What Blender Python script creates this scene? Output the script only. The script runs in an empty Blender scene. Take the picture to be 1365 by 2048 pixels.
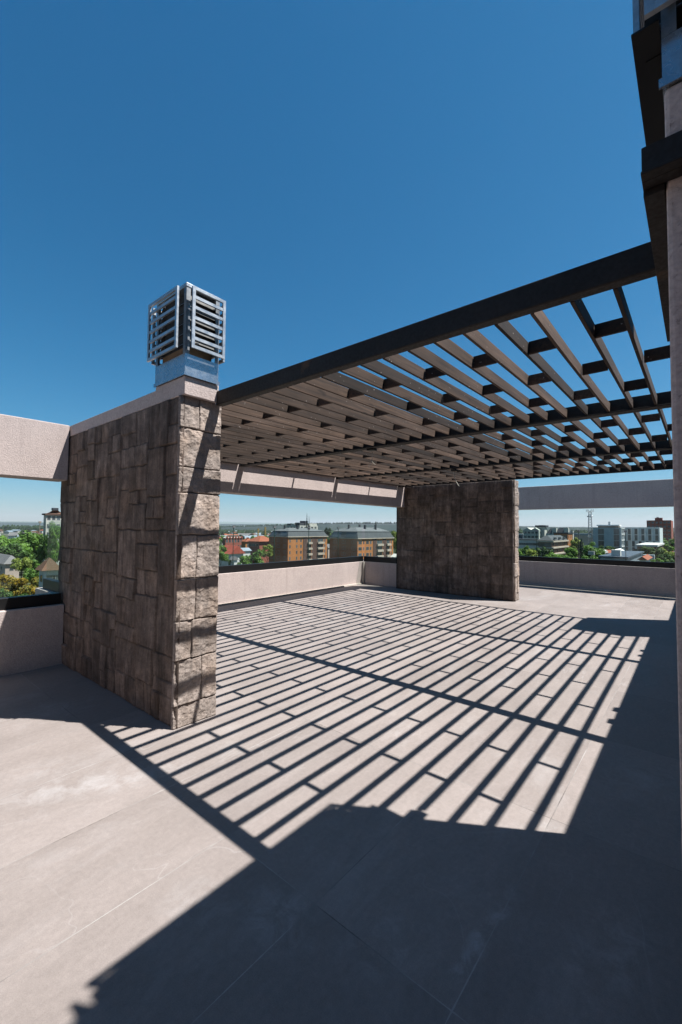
import bpy, math, random
import numpy as np
from mathutils import Vector, Matrix
S = bpy.context.scene
COL = S.collection
rad = math.radians

# ------------------------------------------------------------------ camera
F_PX, PW, PH = 854.4, 1365.0, 2048.0
EYE = np.array([0.0, 0.0, 1.5])
def cam_axes(yaw, pitch, roll):
    cy, sy, cp, sp = math.cos(yaw), math.sin(yaw), math.cos(pitch), math.sin(pitch)
    fwd = np.array([-sy*cp, cy*cp, sp]); right = np.array([cy, sy, 0.0]); up = np.cross(right, fwd)
    cr, sr = math.cos(roll), math.sin(roll)
    return cr*right + sr*up, -sr*right + cr*up, fwd
CR, CU, CF = cam_axes(0.696694, 0.0403404, 0.0082607)
cd = bpy.data.cameras.new("camera"); cam = bpy.data.objects.new("camera", cd); COL.objects.link(cam)
cd.sensor_fit = 'VERTICAL'; cd.sensor_height = 36.0; cd.lens = F_PX/PH*36.0
cd.clip_start = 0.05; cd.clip_end = 60000
m = Matrix.Identity(4)
for i in range(3):
    m[i][0] = CR[i]; m[i][1] = CU[i]; m[i][2] = -CF[i]; m[i][3] = EYE[i]
cam.matrix_world = m
S.camera = cam

# ------------------------------------------------------------------ light
SUNV = Vector((0.43, 0.265, 1.0)).normalized()
w = bpy.data.worlds.new("World"); S.world = w; w.use_nodes = True
nt = w.node_tree; nt.nodes.clear()
sky = nt.nodes.new("ShaderNodeTexSky"); sky.sky_type = 'NISHITA'; sky.sun_disc = False
sky.sun_elevation = math.asin(SUNV.z); sky.sun_rotation = math.atan2(SUNV.x, SUNV.y)
sky.altitude = 100; sky.air_density = 1.0; sky.dust_density = 0.3; sky.ozone_density = 2.0
bg = nt.nodes.new("ShaderNodeBackground"); bg.inputs['Strength'].default_value = 0.05
sep = nt.nodes.new("ShaderNodeSeparateColor"); hs = nt.nodes.new("ShaderNodeCombineColor")
for i, (gm_, am_) in enumerate(((1.8, 0.144), (1.0, 0.765), (0.85, 1.205))):      # deep polarised blue of the photo
    pw = nt.nodes.new("ShaderNodeMath"); pw.operation = 'POWER'; pw.inputs[1].default_value = gm_
    ml = nt.nodes.new("ShaderNodeMath"); ml.operation = 'MULTIPLY'; ml.inputs[1].default_value = am_
    nt.links.new(sep.outputs[i], pw.inputs[0]); nt.links.new(pw.outputs[0], ml.inputs[0]); nt.links.new(ml.outputs[0], hs.inputs[i])
out = nt.nodes.new("ShaderNodeOutputWorld")
nt.links.new(sky.outputs[0], sep.inputs[0]); nt.links.new(hs.outputs[0], bg.inputs[0]); nt.links.new(bg.outputs[0], out.inputs[0])
sl = bpy.data.lights.new("sun", 'SUN'); sl.energy = 5.0; sl.angle = rad(0.45); sl.color = (1.0, 0.975, 0.945)
so = bpy.data.objects.new("sun", sl); COL.objects.link(so)
so.rotation_euler = (-SUNV).to_track_quat('-Z', 'Y').to_euler(); so.location = (20, 12, 60)
S.view_settings.view_transform = 'Standard'; S.view_settings.look = 'None'
S.view_settings.exposure = 1.2; S.view_settings.gamma = 1.0
S.render.engine = 'CYCLES'
S.cycles.max_bounces = 8; S.cycles.transparent_max_bounces = 24; S.cycles.volume_bounces = 0

# ------------------------------------------------------------------ materials
class NT:
    """tiny node helper"""
    def __init__(s, name):
        s.m = bpy.data.materials.new(name); s.m.use_nodes = True
        s.t = s.m.node_tree; s.t.nodes.clear()
        s.o = s.t.nodes.new("ShaderNodeOutputMaterial")
        s.b = s.t.nodes.new("ShaderNodeBsdfPrincipled"); s.t.links.new(s.b.outputs[0], s.o.inputs[0])
        s.b.inputs['Specular IOR Level'].default_value = 0.3
    def n(s, typ, **k):
        nd = s.t.nodes.new(typ)
        for a, v in k.items(): setattr(nd, a, v)
        return nd
    def link(s, a, b): s.t.links.new(a, b)
    def put(s, v, sock):
        if hasattr(v, 'is_linked') or isinstance(v, bpy.types.NodeSocket): s.link(v, sock)
        else: sock.default_value = v
    def math(s, op, a, b=0.0, c=0.0, clamp=False):
        nd = s.n("ShaderNodeMath", operation=op, use_clamp=clamp)
        for v, k in zip((a, b, c), nd.inputs): s.put(v, k)
        return nd.outputs[0]
    def coord(s, which='Object'):
        if not hasattr(s, '_tc'): s._tc = s.n("ShaderNodeTexCoord")
        return s._tc.outputs[which]
    def mapping(s, vec, scale=(1, 1, 1), loc=(0, 0, 0), rot=(0, 0, 0)):
        nd = s.n("ShaderNodeMapping"); s.link(vec, nd.inputs[0])
        nd.inputs['Scale'].default_value = scale; nd.inputs['Location'].default_value = loc; nd.inputs['Rotation'].default_value = rot
        return nd.outputs[0]
    def noise(s, vec, scale=5, detail=4, rough=0.55, dist=0.0):
        nd = s.n("ShaderNodeTexNoise"); s.link(vec, nd.inputs['Vector'])
        nd.inputs['Scale'].default_value = scale; nd.inputs['Detail'].default_value = detail
        nd.inputs['Roughness'].default_value = rough; nd.inputs['Distortion'].default_value = dist
        return nd.outputs[0]
    def ramp(s, fac, p0, p1, c0=0.0, c1=1.0):
        nd = s.n("ShaderNodeMapRange"); s.link(fac, nd.inputs[0])
        nd.inputs[1].default_value = p0; nd.inputs[2].default_value = p1
        nd.inputs[3].default_value = c0; nd.inputs[4].default_value = c1
        return nd.outputs[0]
    def mix(s, fac, a, b, mode='MIX'):
        nd = s.n("ShaderNodeMix", data_type='RGBA', blend_type=mode)
        s.put(fac, nd.inputs[0])
        for v, k in ((a, nd.inputs[6]), (b, nd.inputs[7])):
            if isinstance(v, tuple): k.default_value = (*v[:3], 1)
            else: s.link(v, k)
        return nd.outputs[2]
    def scale_col(s, col, f):
        nd = s.n("ShaderNodeVectorMath", operation='SCALE')
        if isinstance(col, tuple): nd.inputs[0].default_value = col[:3]
        else: s.link(col, nd.inputs[0])
        s.put(f, nd.inputs[3]); return nd.outputs[0]
    def col(s, v): 
        if isinstance(v, tuple): s.b.inputs['Base Color'].default_value = (*v[:3], 1)
        else: s.link(v, s.b.inputs['Base Color'])
    def bump(s, h, strength=0.3, dist=0.01):
        nd = s.n("ShaderNodeBump"); s.link(h, nd.inputs['Height'])
        nd.inputs['Strength'].default_value = strength; nd.inputs['Distance'].default_value = dist
        s.link(nd.outputs[0], s.b.inputs['Normal'])
    def rough(s, v): s.put(v, s.b.inputs['Roughness'])
    def metal(s, v): s.put(v, s.b.inputs['Metallic'])

def simple(name, c, rough=0.8, var=0.15, scale=3.0, metal=0.0, bump=0.0):
    c = tuple(0.64*k for k in c); t = NT(name); v = t.noise(t.coord(), scale, 4)
    t.col(t.scale_col(c, t.ramp(v, 0.3, 0.7, 1-var, 1+var))); t.rough(rough); t.metal(metal)
    if bump: t.bump(t.noise(t.coord(), scale*12, 3), bump)
    return t.m

def plaster_mat(name, c, grain=85.0, pits=0.0):
    t = NT(name); p = t.coord()
    big = t.noise(p, 1.6, 5, 0.6); fine = t.noise(p, grain, 3, 0.6); mid = t.noise(p, 22, 5, 0.7)
    streak = t.noise(t.mapping(p, (7, 7, 0.45)), 1.0, 5, 0.65)
    f = t.math('MULTIPLY', t.ramp(big, 0.3, 0.7, 0.90, 1.06), t.ramp(fine, 0.3, 0.7, 0.78, 1.14))
    f = t.math('MULTIPLY', f, t.ramp(mid, 0.3, 0.7, 0.93, 1.05))
    f = t.math('MULTIPLY', f, t.ramp(streak, 0.55, 0.75, 1.0, 0.86))
    if pits: f = t.math('MULTIPLY', f, t.ramp(t.noise(p, 48, 3, 0.6), 0.62, 0.70, 1.0, 1.0-pits))
    stain = t.math('MULTIPLY', t.ramp(streak, 0.5, 0.7), t.ramp(big, 0.45, 0.65))
    t.col(t.mix(t.math('MULTIPLY', stain, 0.35), t.scale_col(c, f), (c[0]*0.62, c[1]*0.60, c[2]*0.56))); t.rough(0.93)
    t.bump(t.math('ADD', fine, t.math('MULTIPLY', mid, 0.6)), 0.6, 0.007); return t.m

def wood_mat(name, c):
    t = NT(name); p = t.coord(); oi = t.n("ShaderNodeObjectInfo")
    off = t.n("ShaderNodeVectorMath", operation='SCALE'); off.inputs[0].default_value = (13, 57, 31); t.link(oi.outputs['Random'], off.inputs[3])
    pp = t.n("ShaderNodeVectorMath", operation='ADD'); t.link(p, pp.inputs[0]); t.link(off.outputs[0], pp.inputs[1])
    v = pp.outputs[0]
    grain = t.noise(t.mapping(v, (60, 1.6, 60)), 1.0, 5, 0.65, 0.6)
    fine = t.noise(t.mapping(v, (260, 8, 260)), 1.0, 3, 0.6)
    big = t.noise(t.mapping(v, (1, 1.2, 1)), 1.5, 3)
    knots = t.noise(t.mapping(v, (14, 5, 14)), 1.0, 2)
    f = t.math('MULTIPLY', t.ramp(grain, 0.3, 0.7, 0.42, 1.6), t.ramp(big, 0.3, 0.7, 0.7, 1.3))
    f = t.math('MULTIPLY', f, t.ramp(fine, 0.3, 0.7, 0.85, 1.15))
    f = t.math('MULTIPLY', f, t.ramp(knots, 0.66, 0.74, 1.0, 0.45))
    f = t.math('MULTIPLY', f, t.ramp(oi.outputs['Random'], 0, 1, 0.35, 1.5))
    spots = t.ramp(t.noise(v, 55, 1), 0.74, 0.77)
    base = t.mix(t.ramp(big, 0.35, 0.65), c, (c[0]*0.95, c[1]*1.02, c[2]*1.15))
    colr = t.mix(spots, t.scale_col(base, f), (0.25, 0.22, 0.2))
    t.col(colr); t.rough(t.ramp(grain, 0.3, 0.7, 0.65, 0.85)); t.bump(grain, 0.4, 0.003); return t.m

def stone_mat(name, c, ribbed=False):
    t = NT(name); p = t.coord()
    at = t.n("ShaderNodeAttribute", attribute_name="tone")
    jt = t.n("ShaderNodeAttribute", attribute_name="joint")
    big = t.noise(p, 2.2, 5, 0.6); mid = t.noise(p, 14, 6, 0.65); fine = t.noise(p, 90, 4, 0.7)
    streak = t.noise(t.mapping(p, (20, 20, 3.0)), 1.0, 6, 0.72, 0.5)
    f = t.math('MULTIPLY', at.outputs['Fac'], t.ramp(big, 0.3, 0.7, 0.68, 1.25))
    f = t.math('MULTIPLY', f, t.ramp(mid, 0.3, 0.7, 0.74, 1.22))
    f = t.math('MULTIPLY', f, t.ramp(streak, 0.3, 0.72, 0.70, 1.32))
    f = t.math('MULTIPLY', f, t.ramp(fine, 0.3, 0.7, 0.72, 1.22))
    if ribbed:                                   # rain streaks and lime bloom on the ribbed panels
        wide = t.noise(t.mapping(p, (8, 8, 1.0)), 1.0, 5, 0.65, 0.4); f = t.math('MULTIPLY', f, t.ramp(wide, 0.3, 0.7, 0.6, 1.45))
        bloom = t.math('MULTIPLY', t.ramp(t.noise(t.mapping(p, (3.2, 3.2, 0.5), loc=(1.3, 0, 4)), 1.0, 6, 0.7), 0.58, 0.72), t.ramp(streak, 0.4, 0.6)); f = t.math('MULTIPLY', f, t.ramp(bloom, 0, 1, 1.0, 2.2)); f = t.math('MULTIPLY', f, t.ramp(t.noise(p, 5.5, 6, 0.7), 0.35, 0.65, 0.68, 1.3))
    colr = t.mix(t.ramp(t.noise(p, 3.3, 4), 0.45, 0.7), c, (c[0]*1.02, c[1]*0.93, c[2]*0.84))
    colr = t.mix(jt.outputs['Fac'], t.scale_col(colr, f), (0.05, 0.042, 0.036))
    t.col(colr); t.rough(0.95)
    hgt = t.math('ADD', t.math('MULTIPLY', mid, 0.6), t.math('MULTIPLY', fine, 0.5)); hgt = t.math('ADD', hgt, t.math('MULTIPLY', streak, 0.5))
    t.bump(hgt, 0.7, 0.008); return t.m

def floor_mat():
    t = NT("porcelain tile floor"); p = t.coord()
    sp = t.n("ShaderNodeSeparateXYZ"); t.link(p, sp.inputs[0]); X, Y = sp.outputs[0], sp.outputs[1]
    wob = t.ramp(t.noise(p, 30, 2), 0.3, 0.7, -0.001, 0.001)
    def seam(v, off, pitch, half):
        u = t.math('DIVIDE', t.math('ADD', v, off), pitch)
        fr = t.math('FRACT', u)
        d = t.math('MULTIPLY', t.math('MINIMUM', fr, t.math('SUBTRACT', 1.0, fr)), pitch)
        return t.math('LESS_THAN', t.math('ADD', d, wob), half), t.math('FLOOR', u), d
    sx, ix, dx = seam(X, 0.62+0.587*40, 0.587, 0.0021); sy, iy, dy = seam(Y, -1.3+1.17*40, 1.17, 0.0021)
    line = t.math('MAXIMUM', sx, sy)
    gate = t.ramp(t.noise(p, 1.7, 3), 0.38, 0.60, 0.0, 1.0)
    wn = t.n("ShaderNodeTexWhiteNoise", noise_dimensions='2D')
    cb = t.n("ShaderNodeCombineXYZ"); t.link(ix, cb.inputs[0]); t.link(iy, cb.inputs[1]); t.link(cb.outputs[0], wn.inputs['Vector'])
    tile = t.ramp(wn.outputs['Value'], 0, 1, 0.90, 1.06)
    # a different slab pattern on each tile
    sc = t.n("ShaderNodeVectorMath", operation='SCALE'); t.link(wn.outputs['Color'], sc.inputs[0]); sc.inputs[3].default_value = 40
    ad = t.n("ShaderNodeVectorMath", operation='ADD'); t.link(p, ad.inputs[0]); t.link(sc.outputs[0], ad.inputs[1]); q = ad.outputs[0]
    cloud = t.noise(t.mapping(q, (1.6, 0.7, 1), rot=(0, 0, 0.3)), 2.0, 6, 0.6, 0.4)
    grain = t.noise(t.mapping(q, (3.2, 1.0, 1), rot=(0, 0, 0.25)), 9.0, 5, 0.65, 0.8)
    fine = t.noise(p, 240, 2, 0.6)
    vn = t.noise(t.mapping(q, (1.0, 0.45, 1), rot=(0, 0, 0.5)), 1.6, 3, 0.5, 1.2)
    vein = t.math('SUBTRACT', 1.0, t.math('MULTIPLY', t.math('ABSOLUTE', t.math('SUBTRACT', vn, 0.5)), 160.0), clamp=True)
    vein = t.math('MULTIPLY', vein, t.ramp(t.noise(q, 1.1, 2), 0.5, 0.62))
    f = t.math('MULTIPLY', t.ramp(cloud, 0.3, 0.7, 0.93, 1.06), t.ramp(grain, 0.3, 0.7, 0.94, 1.05))
    f = t.math('MULTIPLY', f, tile); f = t.math('MULTIPLY', f, t.ramp(fine, 0.3, 0.7, 0.88, 1.10)); f = t.math('MULTIPLY', f, t.ramp(t.noise(p, 42, 5, 0.7), 0.3, 0.7, 0.91, 1.08))
    base = t.mix(t.ramp(cloud, 0.35, 0.7), (0.213, 0.183, 0.167), (0.221, 0.191, 0.176))
    colr = t.scale_col(base, f)
    colr = t.mix(t.math('MULTIPLY', vein, 0.35), colr, (0.30, 0.28, 0.27))
    # plaster dust left by the builders: smears where they worked
    def smear(cx, cy, rx, ry, ang, amt, lo=0.42, hi=0.7):
        mp = t.n("ShaderNodeMapping"); mp.vector_type = 'TEXTURE'; t.link(p, mp.inputs[0])
        mp.inputs['Location'].default_value = (cx, cy, 0); mp.inputs['Rotation'].default_value = (0, 0, rad(ang)); mp.inputs['Scale'].default_value = (rx, ry, 1)
        ln = t.n("ShaderNodeVectorMath", operation='LENGTH'); t.link(mp.outputs[0], ln.inputs[0])
        g = t.ramp(ln.outputs['Value'], 0.25, 1.0, 1.0, 0.0)
        nz = t.ramp(t.noise(t.mapping(p, (3.0, 3.0, 1), rot=(0, 0, rad(-ang))), 2.6, 7, 0.72, 0.8), lo, hi)
        return t.math('MULTIPLY', t.math('MULTIPLY', g, nz), amt)
    sm = smear(-2.75, 1.05, 0.65, 0.18, 62, 0.6)
    for a in ((-1.28, 1.17, 0.26, 0.2, 20, 0.5), (-0.64, 1.62, 0.36, 0.05, 86, 0.9), (-0.27, 1.85, 0.4, 0.17, 75, 0.4),
              (-0.9, 1.35, 0.28, 0.2, 40, 0.4), (-4.1, 1.25, 0.35, 0.2, 50, 0.4), (-3.1, 0.95, 0.4, 0.2, 70, 0.25), (-2.9, 9.9, 0.7, 0.2, 60, 0.5),
              (-1.5, 1.0, 0.3, 0.16, 10, 0.4), (-0.62, 2.4, 0.1, 0.08, 0, 0.6), (-0.3, 3.2, 0.5, 0.25, 60, 0.3), (-0.9, 8.9, 0.6, 0.2, 70, 0.2)):
        sm = t.math('MAXIMUM', sm, smear(*a))
    gen = t.math('MULTIPLY', t.ramp(t.noise(t.mapping(p, (1.5, 0.8, 1), rot=(0, 0, 0.5)), 1.1, 8, 0.72, 0.5), 0.54, 0.74), 0.26)
    sm = t.math('MAXIMUM', sm, gen)
    colr = t.mix(sm, colr, (0.37, 0.36, 0.355))
    dark = t.ramp(t.noise(t.mapping(p, (1, 1, 1), loc=(5, 2, 0)), 1.3, 7, 0.7, 0.6), 0.55, 0.75)
    colr = t.mix(t.math('MULTIPLY', dark, 0.15), colr, (0.12, 0.10, 0.083))
    grout = t.mix(gate, (0.075, 0.065, 0.058), (0.31, 0.295, 0.28))
    colr = t.mix(t.math('MULTIPLY', line, t.ramp(gate, 0, 1, 0.75, 0.8)), colr, grout)
    t.col(colr); t.rough(t.ramp(cloud, 0.3, 0.7, 0.5, 0.68)); t.b.inputs['Specular IOR Level'].default_value = 0.18
    h = t.math('SUBTRACT', t.math('MULTIPLY', fine, 0.25), t.math('MULTIPLY', line, 1.0))
    t.bump(h, 0.25, 0.002); return t.m

def galv_mat(name, c=(0.36, 0.40, 0.44), rough=0.25):
    t = NT(name); p = t.coord()
    v = t.n("ShaderNodeTexVoronoi"); t.link(p, v.inputs[0]); v.inputs['Scale'].default_value = 85
    f = t.math('MULTIPLY', t.ramp(v.outputs['Color'], 0, 1, 0.86, 1.08), t.ramp(t.noise(p, 6, 4), 0.3, 0.7, 0.85, 1.1))
    rust = t.ramp(t.noise(p, 9, 6, 0.7), 0.60, 0.76, 0, 0.55)
    t.col(t.mix(rust, t.scale_col(c, f), (0.32, 0.24, 0.17))); t.metal(0.8)
    t.rough(t.ramp(t.noise(p, 20, 3), 0.3, 0.7, rough-0.07, rough+0.12)); return t.m

def steel_mat(name, c=(0.015, 0.0115, 0.0095)):
    t = NT(name); p = t.coord()
    n1 = t.noise(p, 5, 5, 0.65); n2 = t.noise(p, 60, 3)
    rust = t.ramp(t.noise(p, 3.0, 6, 0.7), 0.62, 0.76, 0, 0.8)
    t.col(t.mix(rust, t.scale_col(c, t.ramp(n1, 0.3, 0.7, 0.7, 1.3)), (0.10, 0.05, 0.025))); t.rough(t.ramp(n2, 0.3, 0.7, 0.5, 0.75)); t.bump(n2, 0.15, 0.002); return t.m

def glass_mat():
    m = bpy.data.materials.new("clear balustrade glass"); m.use_nodes = True
    t = m.node_tree; t.nodes.clear(); o = t.nodes.new("ShaderNodeOutputMaterial")
    tr = t.nodes.new("ShaderNodeBsdfTransparent"); tr.inputs[0].default_value = (0.93, 0.965, 0.95, 1)
    gl = t.nodes.new("ShaderNodeBsdfGlossy"); gl.inputs['Roughness'].default_value = 0.0
    fr = t.nodes.new("ShaderNodeFresnel"); fr.inputs[0].default_value = 1.45
    df = t.nodes.new("ShaderNodeBsdfDiffuse"); df.inputs[0].default_value = (0.6, 0.66, 0.66, 1)
    tcn = t.nodes.new("ShaderNodeTexCoord"); nz = t.nodes.new("ShaderNodeTexNoise"); nz.inputs['Scale'].default_value = 2.5; nz.inputs['Detail'].default_value = 6
    mr = t.nodes.new("ShaderNodeMapRange"); mr.inputs[1].default_value = 0.35; mr.inputs[2].default_value = 0.75; mr.inputs[3].default_value = 0.002; mr.inputs[4].default_value = 0.016
    t.links.new(tcn.outputs['Object'], nz.inputs[0]); t.links.new(nz.outputs[0], mr.inputs[0])
    mx = t.nodes.new("ShaderNodeMixShader"); m2 = t.nodes.new("ShaderNodeMixShader")
    gg = t.nodes.new("ShaderNodeNewGeometry"); bf_ = t.nodes.new("ShaderNodeMath"); bf_.operation = 'SUBTRACT'; bf_.inputs[0].default_value = 1.0
    t.links.new(gg.outputs['Backfacing'], bf_.inputs[1]); fm = t.nodes.new("ShaderNodeMath"); fm.operation = 'MULTIPLY'
    t.links.new(fr.outputs[0], fm.inputs[0]); t.links.new(bf_.outputs[0], fm.inputs[1])
    t.links.new(fm.outputs[0], mx.inputs[0]); t.links.new(tr.outputs[0], mx.inputs[1]); t.links.new(gl.outputs[0], mx.inputs[2])
    t.links.new(mr.outputs[0], m2.inputs[0]); t.links.new(mx.outputs[0], m2.inputs[1]); t.links.new(df.outputs[0], m2.inputs[2])
    t.links.new(m2.outputs[0], o.inputs[0]); return m

def leaf_mat(name, c1, c2):
    t = NT(name); p = t.coord()
    oi = t.n("ShaderNodeObjectInfo"); at = t.n("ShaderNodeAttribute", attribute_name="tone")
    f = t.math('MULTIPLY', t.ramp(t.noise(p, 0.5, 3), 0.3, 0.7, 0.75, 1.3), t.ramp(oi.outputs['Random'], 0, 1, 0.8, 1.2))
    colr = t.scale_col(t.mix(at.outputs['Fac'], c1, c2), f)
    t.col(colr); t.rough(0.6)
    tl = t.n("ShaderNodeBsdfTranslucent"); t.link(colr, tl.inputs[0])
    mx = t.n("ShaderNodeMixShader"); mx.inputs[0].default_value = 0.3
    t.link(t.b.outputs[0], mx.inputs[1]); t.link(tl.outputs[0], mx.inputs[2]); t.link(mx.outputs[0], t.o.inputs[0]); return t.m

def ground_mat():
    t = NT("town ground"); p = t.coord()
    a = t.noise(p, 0.012, 6, 0.65); b = t.noise(p, 0.06, 5, 0.65); c = t.noise(p, 0.003, 5, 0.6)
    colr = t.mix(t.ramp(a, 0.42, 0.58), (0.02, 0.036, 0.011), (0.075, 0.07, 0.052))
    colr = t.mix(t.ramp(b, 0.5, 0.6), colr, (0.032, 0.048, 0.016)); colr = t.mix(t.ramp(c, 0.45, 0.6), colr, (0.055, 0.062, 0.034))
    t.col(colr); t.rough(0.95); return t.m

def forest_mat(name, c):
    t = NT(name); p = t.coord()
    f = t.math('MULTIPLY', t.ramp(t.noise(p, 0.01, 5, 0.65), 0.3, 0.7, 0.6, 1.4), t.ramp(t.noise(p, 0.08, 4), 0.3, 0.7, 0.7, 1.3))
    t.col(t.scale_col(c, f)); t.rough(0.95); return t.m

M = {}
M['plaster'] = plaster_mat("cream textured plaster", (0.455, 0.380, 0.352))
M['plaster2'] = plaster_mat("coarse column plaster", (0.50, 0.405, 0.375), 60, 0.4)
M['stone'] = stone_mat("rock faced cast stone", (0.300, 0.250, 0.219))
M['ribbed'] = stone_mat("weathered ribbed cast stone in shade tone", (0.130, 0.099, 0.082), True)  # base tone holds the shade of the front faces; streaks are wear
M['floor'] = floor_mat()
M['wood'] = wood_mat("dark stained timber", (0.050, 0.030, 0.019))
M['steel'] = steel_mat("dark brown painted steel")
M['black'] = simple("black aluminium channel", (0.012, 0.012, 0.013), 0.45, 0.2, 4)
M['glass'] = glass_mat()
M['galv'] = galv_mat("galvanised sheet")
M['galvd'] = galv_mat("dull galvanised sheet", (0.26, 0.27, 0.28), 0.45)
M['vane'] = simple("dull weathered zinc vane", (0.17, 0.165, 0.155), 0.8, 0.4, 11)
M['galvp'] = galv_mat("brushed galvanised panel", (0.40, 0.425, 0.45), 0.42)
M['ply'] = simple("raw plywood lining", (0.33, 0.19, 0.09), 0.8, 0.25, 9)
M['dark'] = simple("dark inner flue", (0.045, 0.042, 0.04), 0.8, 0.5, 14)  # mottled near-black tone for the box inside the vent
M['cable'] = simple("white electric cable", (0.75, 0.72, 0.62), 0.5, 0.05)
M['conc'] = simple("grey concrete", (0.34, 0.33, 0.31), 0.9, 0.15, 0.6)
M['fin'] = simple("pale tile edge strip", (0.7, 0.62, 0.54), 0.8, 0.1)

# ------------------------------------------------------------------ mesh helpers
def tag(o, label=None, cat=None, group=None, kind=None):
    if label: o['label'] = label
    if cat: o['category'] = cat
    if group: o['group'] = group
    if kind: o['kind'] = kind
    return o
def link(name, me, parent=None, loc=None, rz=0.0):
    o = bpy.data.objects.new(name, me); COL.objects.link(o)
    if parent is not None: o.parent = parent
    if loc is not None: o.location = loc
    if rz: o.rotation_euler = (0, 0, rz)
    return o
def empty(name, loc=(0, 0, 0), rz=0.0):
    o = bpy.data.objects.new(name, None); COL.objects.link(o); o.location = loc; o.rotation_euler = (0, 0, rz); o.empty_display_size = 0.2
    return o
class MB:
    def __init__(s): s.v = []; s.f = []; s.mi = []; s.c = 0
    def add(s, vs, fs):
        k = len(s.v); s.v += [tuple(map(float, q)) for q in vs]; s.f += [tuple(i+k for i in f) for f in fs]; s.mi += [s.c]*len(fs); return s
    def box(s, x0, x1, y0, y1, z0, z1):
        vs = [(x0,y0,z0),(x1,y0,z0),(x1,y1,z0),(x0,y1,z0),(x0,y0,z1),(x1,y0,z1),(x1,y1,z1),(x0,y1,z1)]
        return s.add(vs, [(0,3,2,1),(4,5,6,7),(0,1,5,4),(1,2,6,5),(2,3,7,6),(3,0,4,7)])
    def hull(s, bot, top):
        """prism between two equal loops (ccw seen from above)"""
        n = len(bot); fs = [tuple(range(n-1, -1, -1)), tuple(range(n, 2*n))]
        fs += [(i, (i+1) % n, (i+1) % n+n, i+n) for i in range(n)]
        return s.add(list(bot)+list(top), fs)
    def bar(s, p, q, r, n=6, r2=None):
        p = Vector(p); q = Vector(q); d = (q-p).normalized(); a = d.orthogonal().normalized(); b = d.cross(a); r2 = r if r2 is None else r2
        vs = [p+a*r*math.cos(t)+b*r*math.sin(t) for t in [2*math.pi*i/n for i in range(n)]] + [q+a*r2*math.cos(t)+b*r2*math.sin(t) for t in [2*math.pi*i/n for i in range(n)]]
        return s.add(vs, [tuple(range(n-1, -1, -1)), tuple(range(n, 2*n))] + [(i, (i+1) % n, (i+1) % n+n, i+n) for i in range(n)])
    def mesh(s, name, mats):
        me = bpy.data.meshes.new(name); me.from_pydata(s.v, [], s.f)
        for mm in (mats if isinstance(mats, (list, tuple)) else [mats]): me.materials.append(mm)
        if any(s.mi): me.polygons.foreach_set('material_index', s.mi)
        me.update(); return me
    def build(s, name, mats, parent=None, bevel=0.0, loc=None, rz=0.0):
        o = link(name, s.mesh(name, mats), parent, loc, rz)
        if bevel:
            b = o.modifiers.new("bevel", 'BEVEL'); b.width = bevel; b.segments = 2; b.limit_method = 'ANGLE'
        return o
def box(name, mat, dims, parent=None, bevel=0.0): return MB().box(*dims).build(name, mat, parent, bevel)

# value noise in numpy
def vnoise(u, v, seed):
    def hsh(i, j):
        n = (i.astype(np.int64)*374761393 + j.astype(np.int64)*668265263 + seed*1442695041) & 0x7fffffff
        n = ((n ^ (n >> 13))*1274126177) & 0x7fffffff
        return ((n ^ (n >> 16)) & 0xffff)/65535.0
    i = np.floor(u); j = np.floor(v); a = u-i; b = v-j
    a = a*a*(3-2*a); b = b*b*(3-2*b)
    return (hsh(i, j)*(1-a)+hsh(i+1, j)*a)*(1-b) + (hsh(i, j+1)*(1-a)+hsh(i+1, j+1)*a)*b
def fbm(u, v, seed, octv=5, gain=0.55):
    t = 0; a = 1; s = 0
    for k in range(octv):
        t = t + a*(vnoise(u, v, seed+k*17)-0.5); s += a; u = u*2.03+3.1; v = v*2.03+1.7; a *= gain
    return t/s

# ------------------------------------------------------------------ terrace
MID_X, LEFT_X = -7.17, -5.38
fl = MB()
fl.add([(-5.38,-4,0),(0.62,-4,0),(0.62,1.95,0),(-5.38,1.95,0),(MID_X,1.95,0),(MID_X,9.56,0),(-6.2,9.56,0),(-6.2,12.55,0),(0.62,12.55,0),(0.62,9.56,0)],
       [(0,1,2,3),(4,3,2,9,6,5),(6,9,8,7)])
fo = fl.build("terrace_floor", M['floor']); tag(fo, kind='structure')
bb = MB().box(-7.45, 6, -8, 12.85, -18, -0.05).build("building_base", M['conc']); tag(bb, kind='structure')

def parapet(label, dims, base=None):
    r = empty("parapet_wall", ((dims[0]+dims[1])/2, (dims[2]+dims[3])/2, 0)); tag(r, label, "low wall")
    lx, ly = r.location.x, r.location.y
    box("wall", M['plaster'], (dims[0]-lx, dims[1]-lx, dims[2]-ly, dims[3]-ly, -0.02, dims[5]), r, 0.006)
    if base: box("skirting", M['fin'], (base[0]-lx, base[1]-lx, base[2]-ly, base[3]-ly, -0.01, base[5]), r)
    return r
parapet("low cream plaster parapet left of the near stone wall, under the near overhead beam", (-5.62, LEFT_X, -4, 1.69, 0, 0.645))
parapet("sunlit low cream plaster parapet between the two stone walls", (-7.42, MID_X, 2.20, 9.555, 0, 0.61), (MID_X, MID_X+0.05, 2.2, 9.5, 0, 0.03))
parapet("short return parapet behind the near stone wall, seen from outside through the glass", (-7.42, -5.39, 1.95, 2.197, 0, 0.61))
parapet("short shaded stub of parapet between the far corner and the far stone wall", (-7.42, -5.98, 9.56, 9.80, 0, 0.61))
parapet("long shaded low cream parapet at the far right end of the terrace", (-6.2, 0.61, 12.55, 12.80, 0, 0.655), (-6.2, 0.6, 12.50, 12.548, 0, 0.035))
box("corner_trim", M['fin'], (MID_X+0.002, MID_X+0.05, 9.50, 9.558, 0.0, 0.60))
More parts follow.
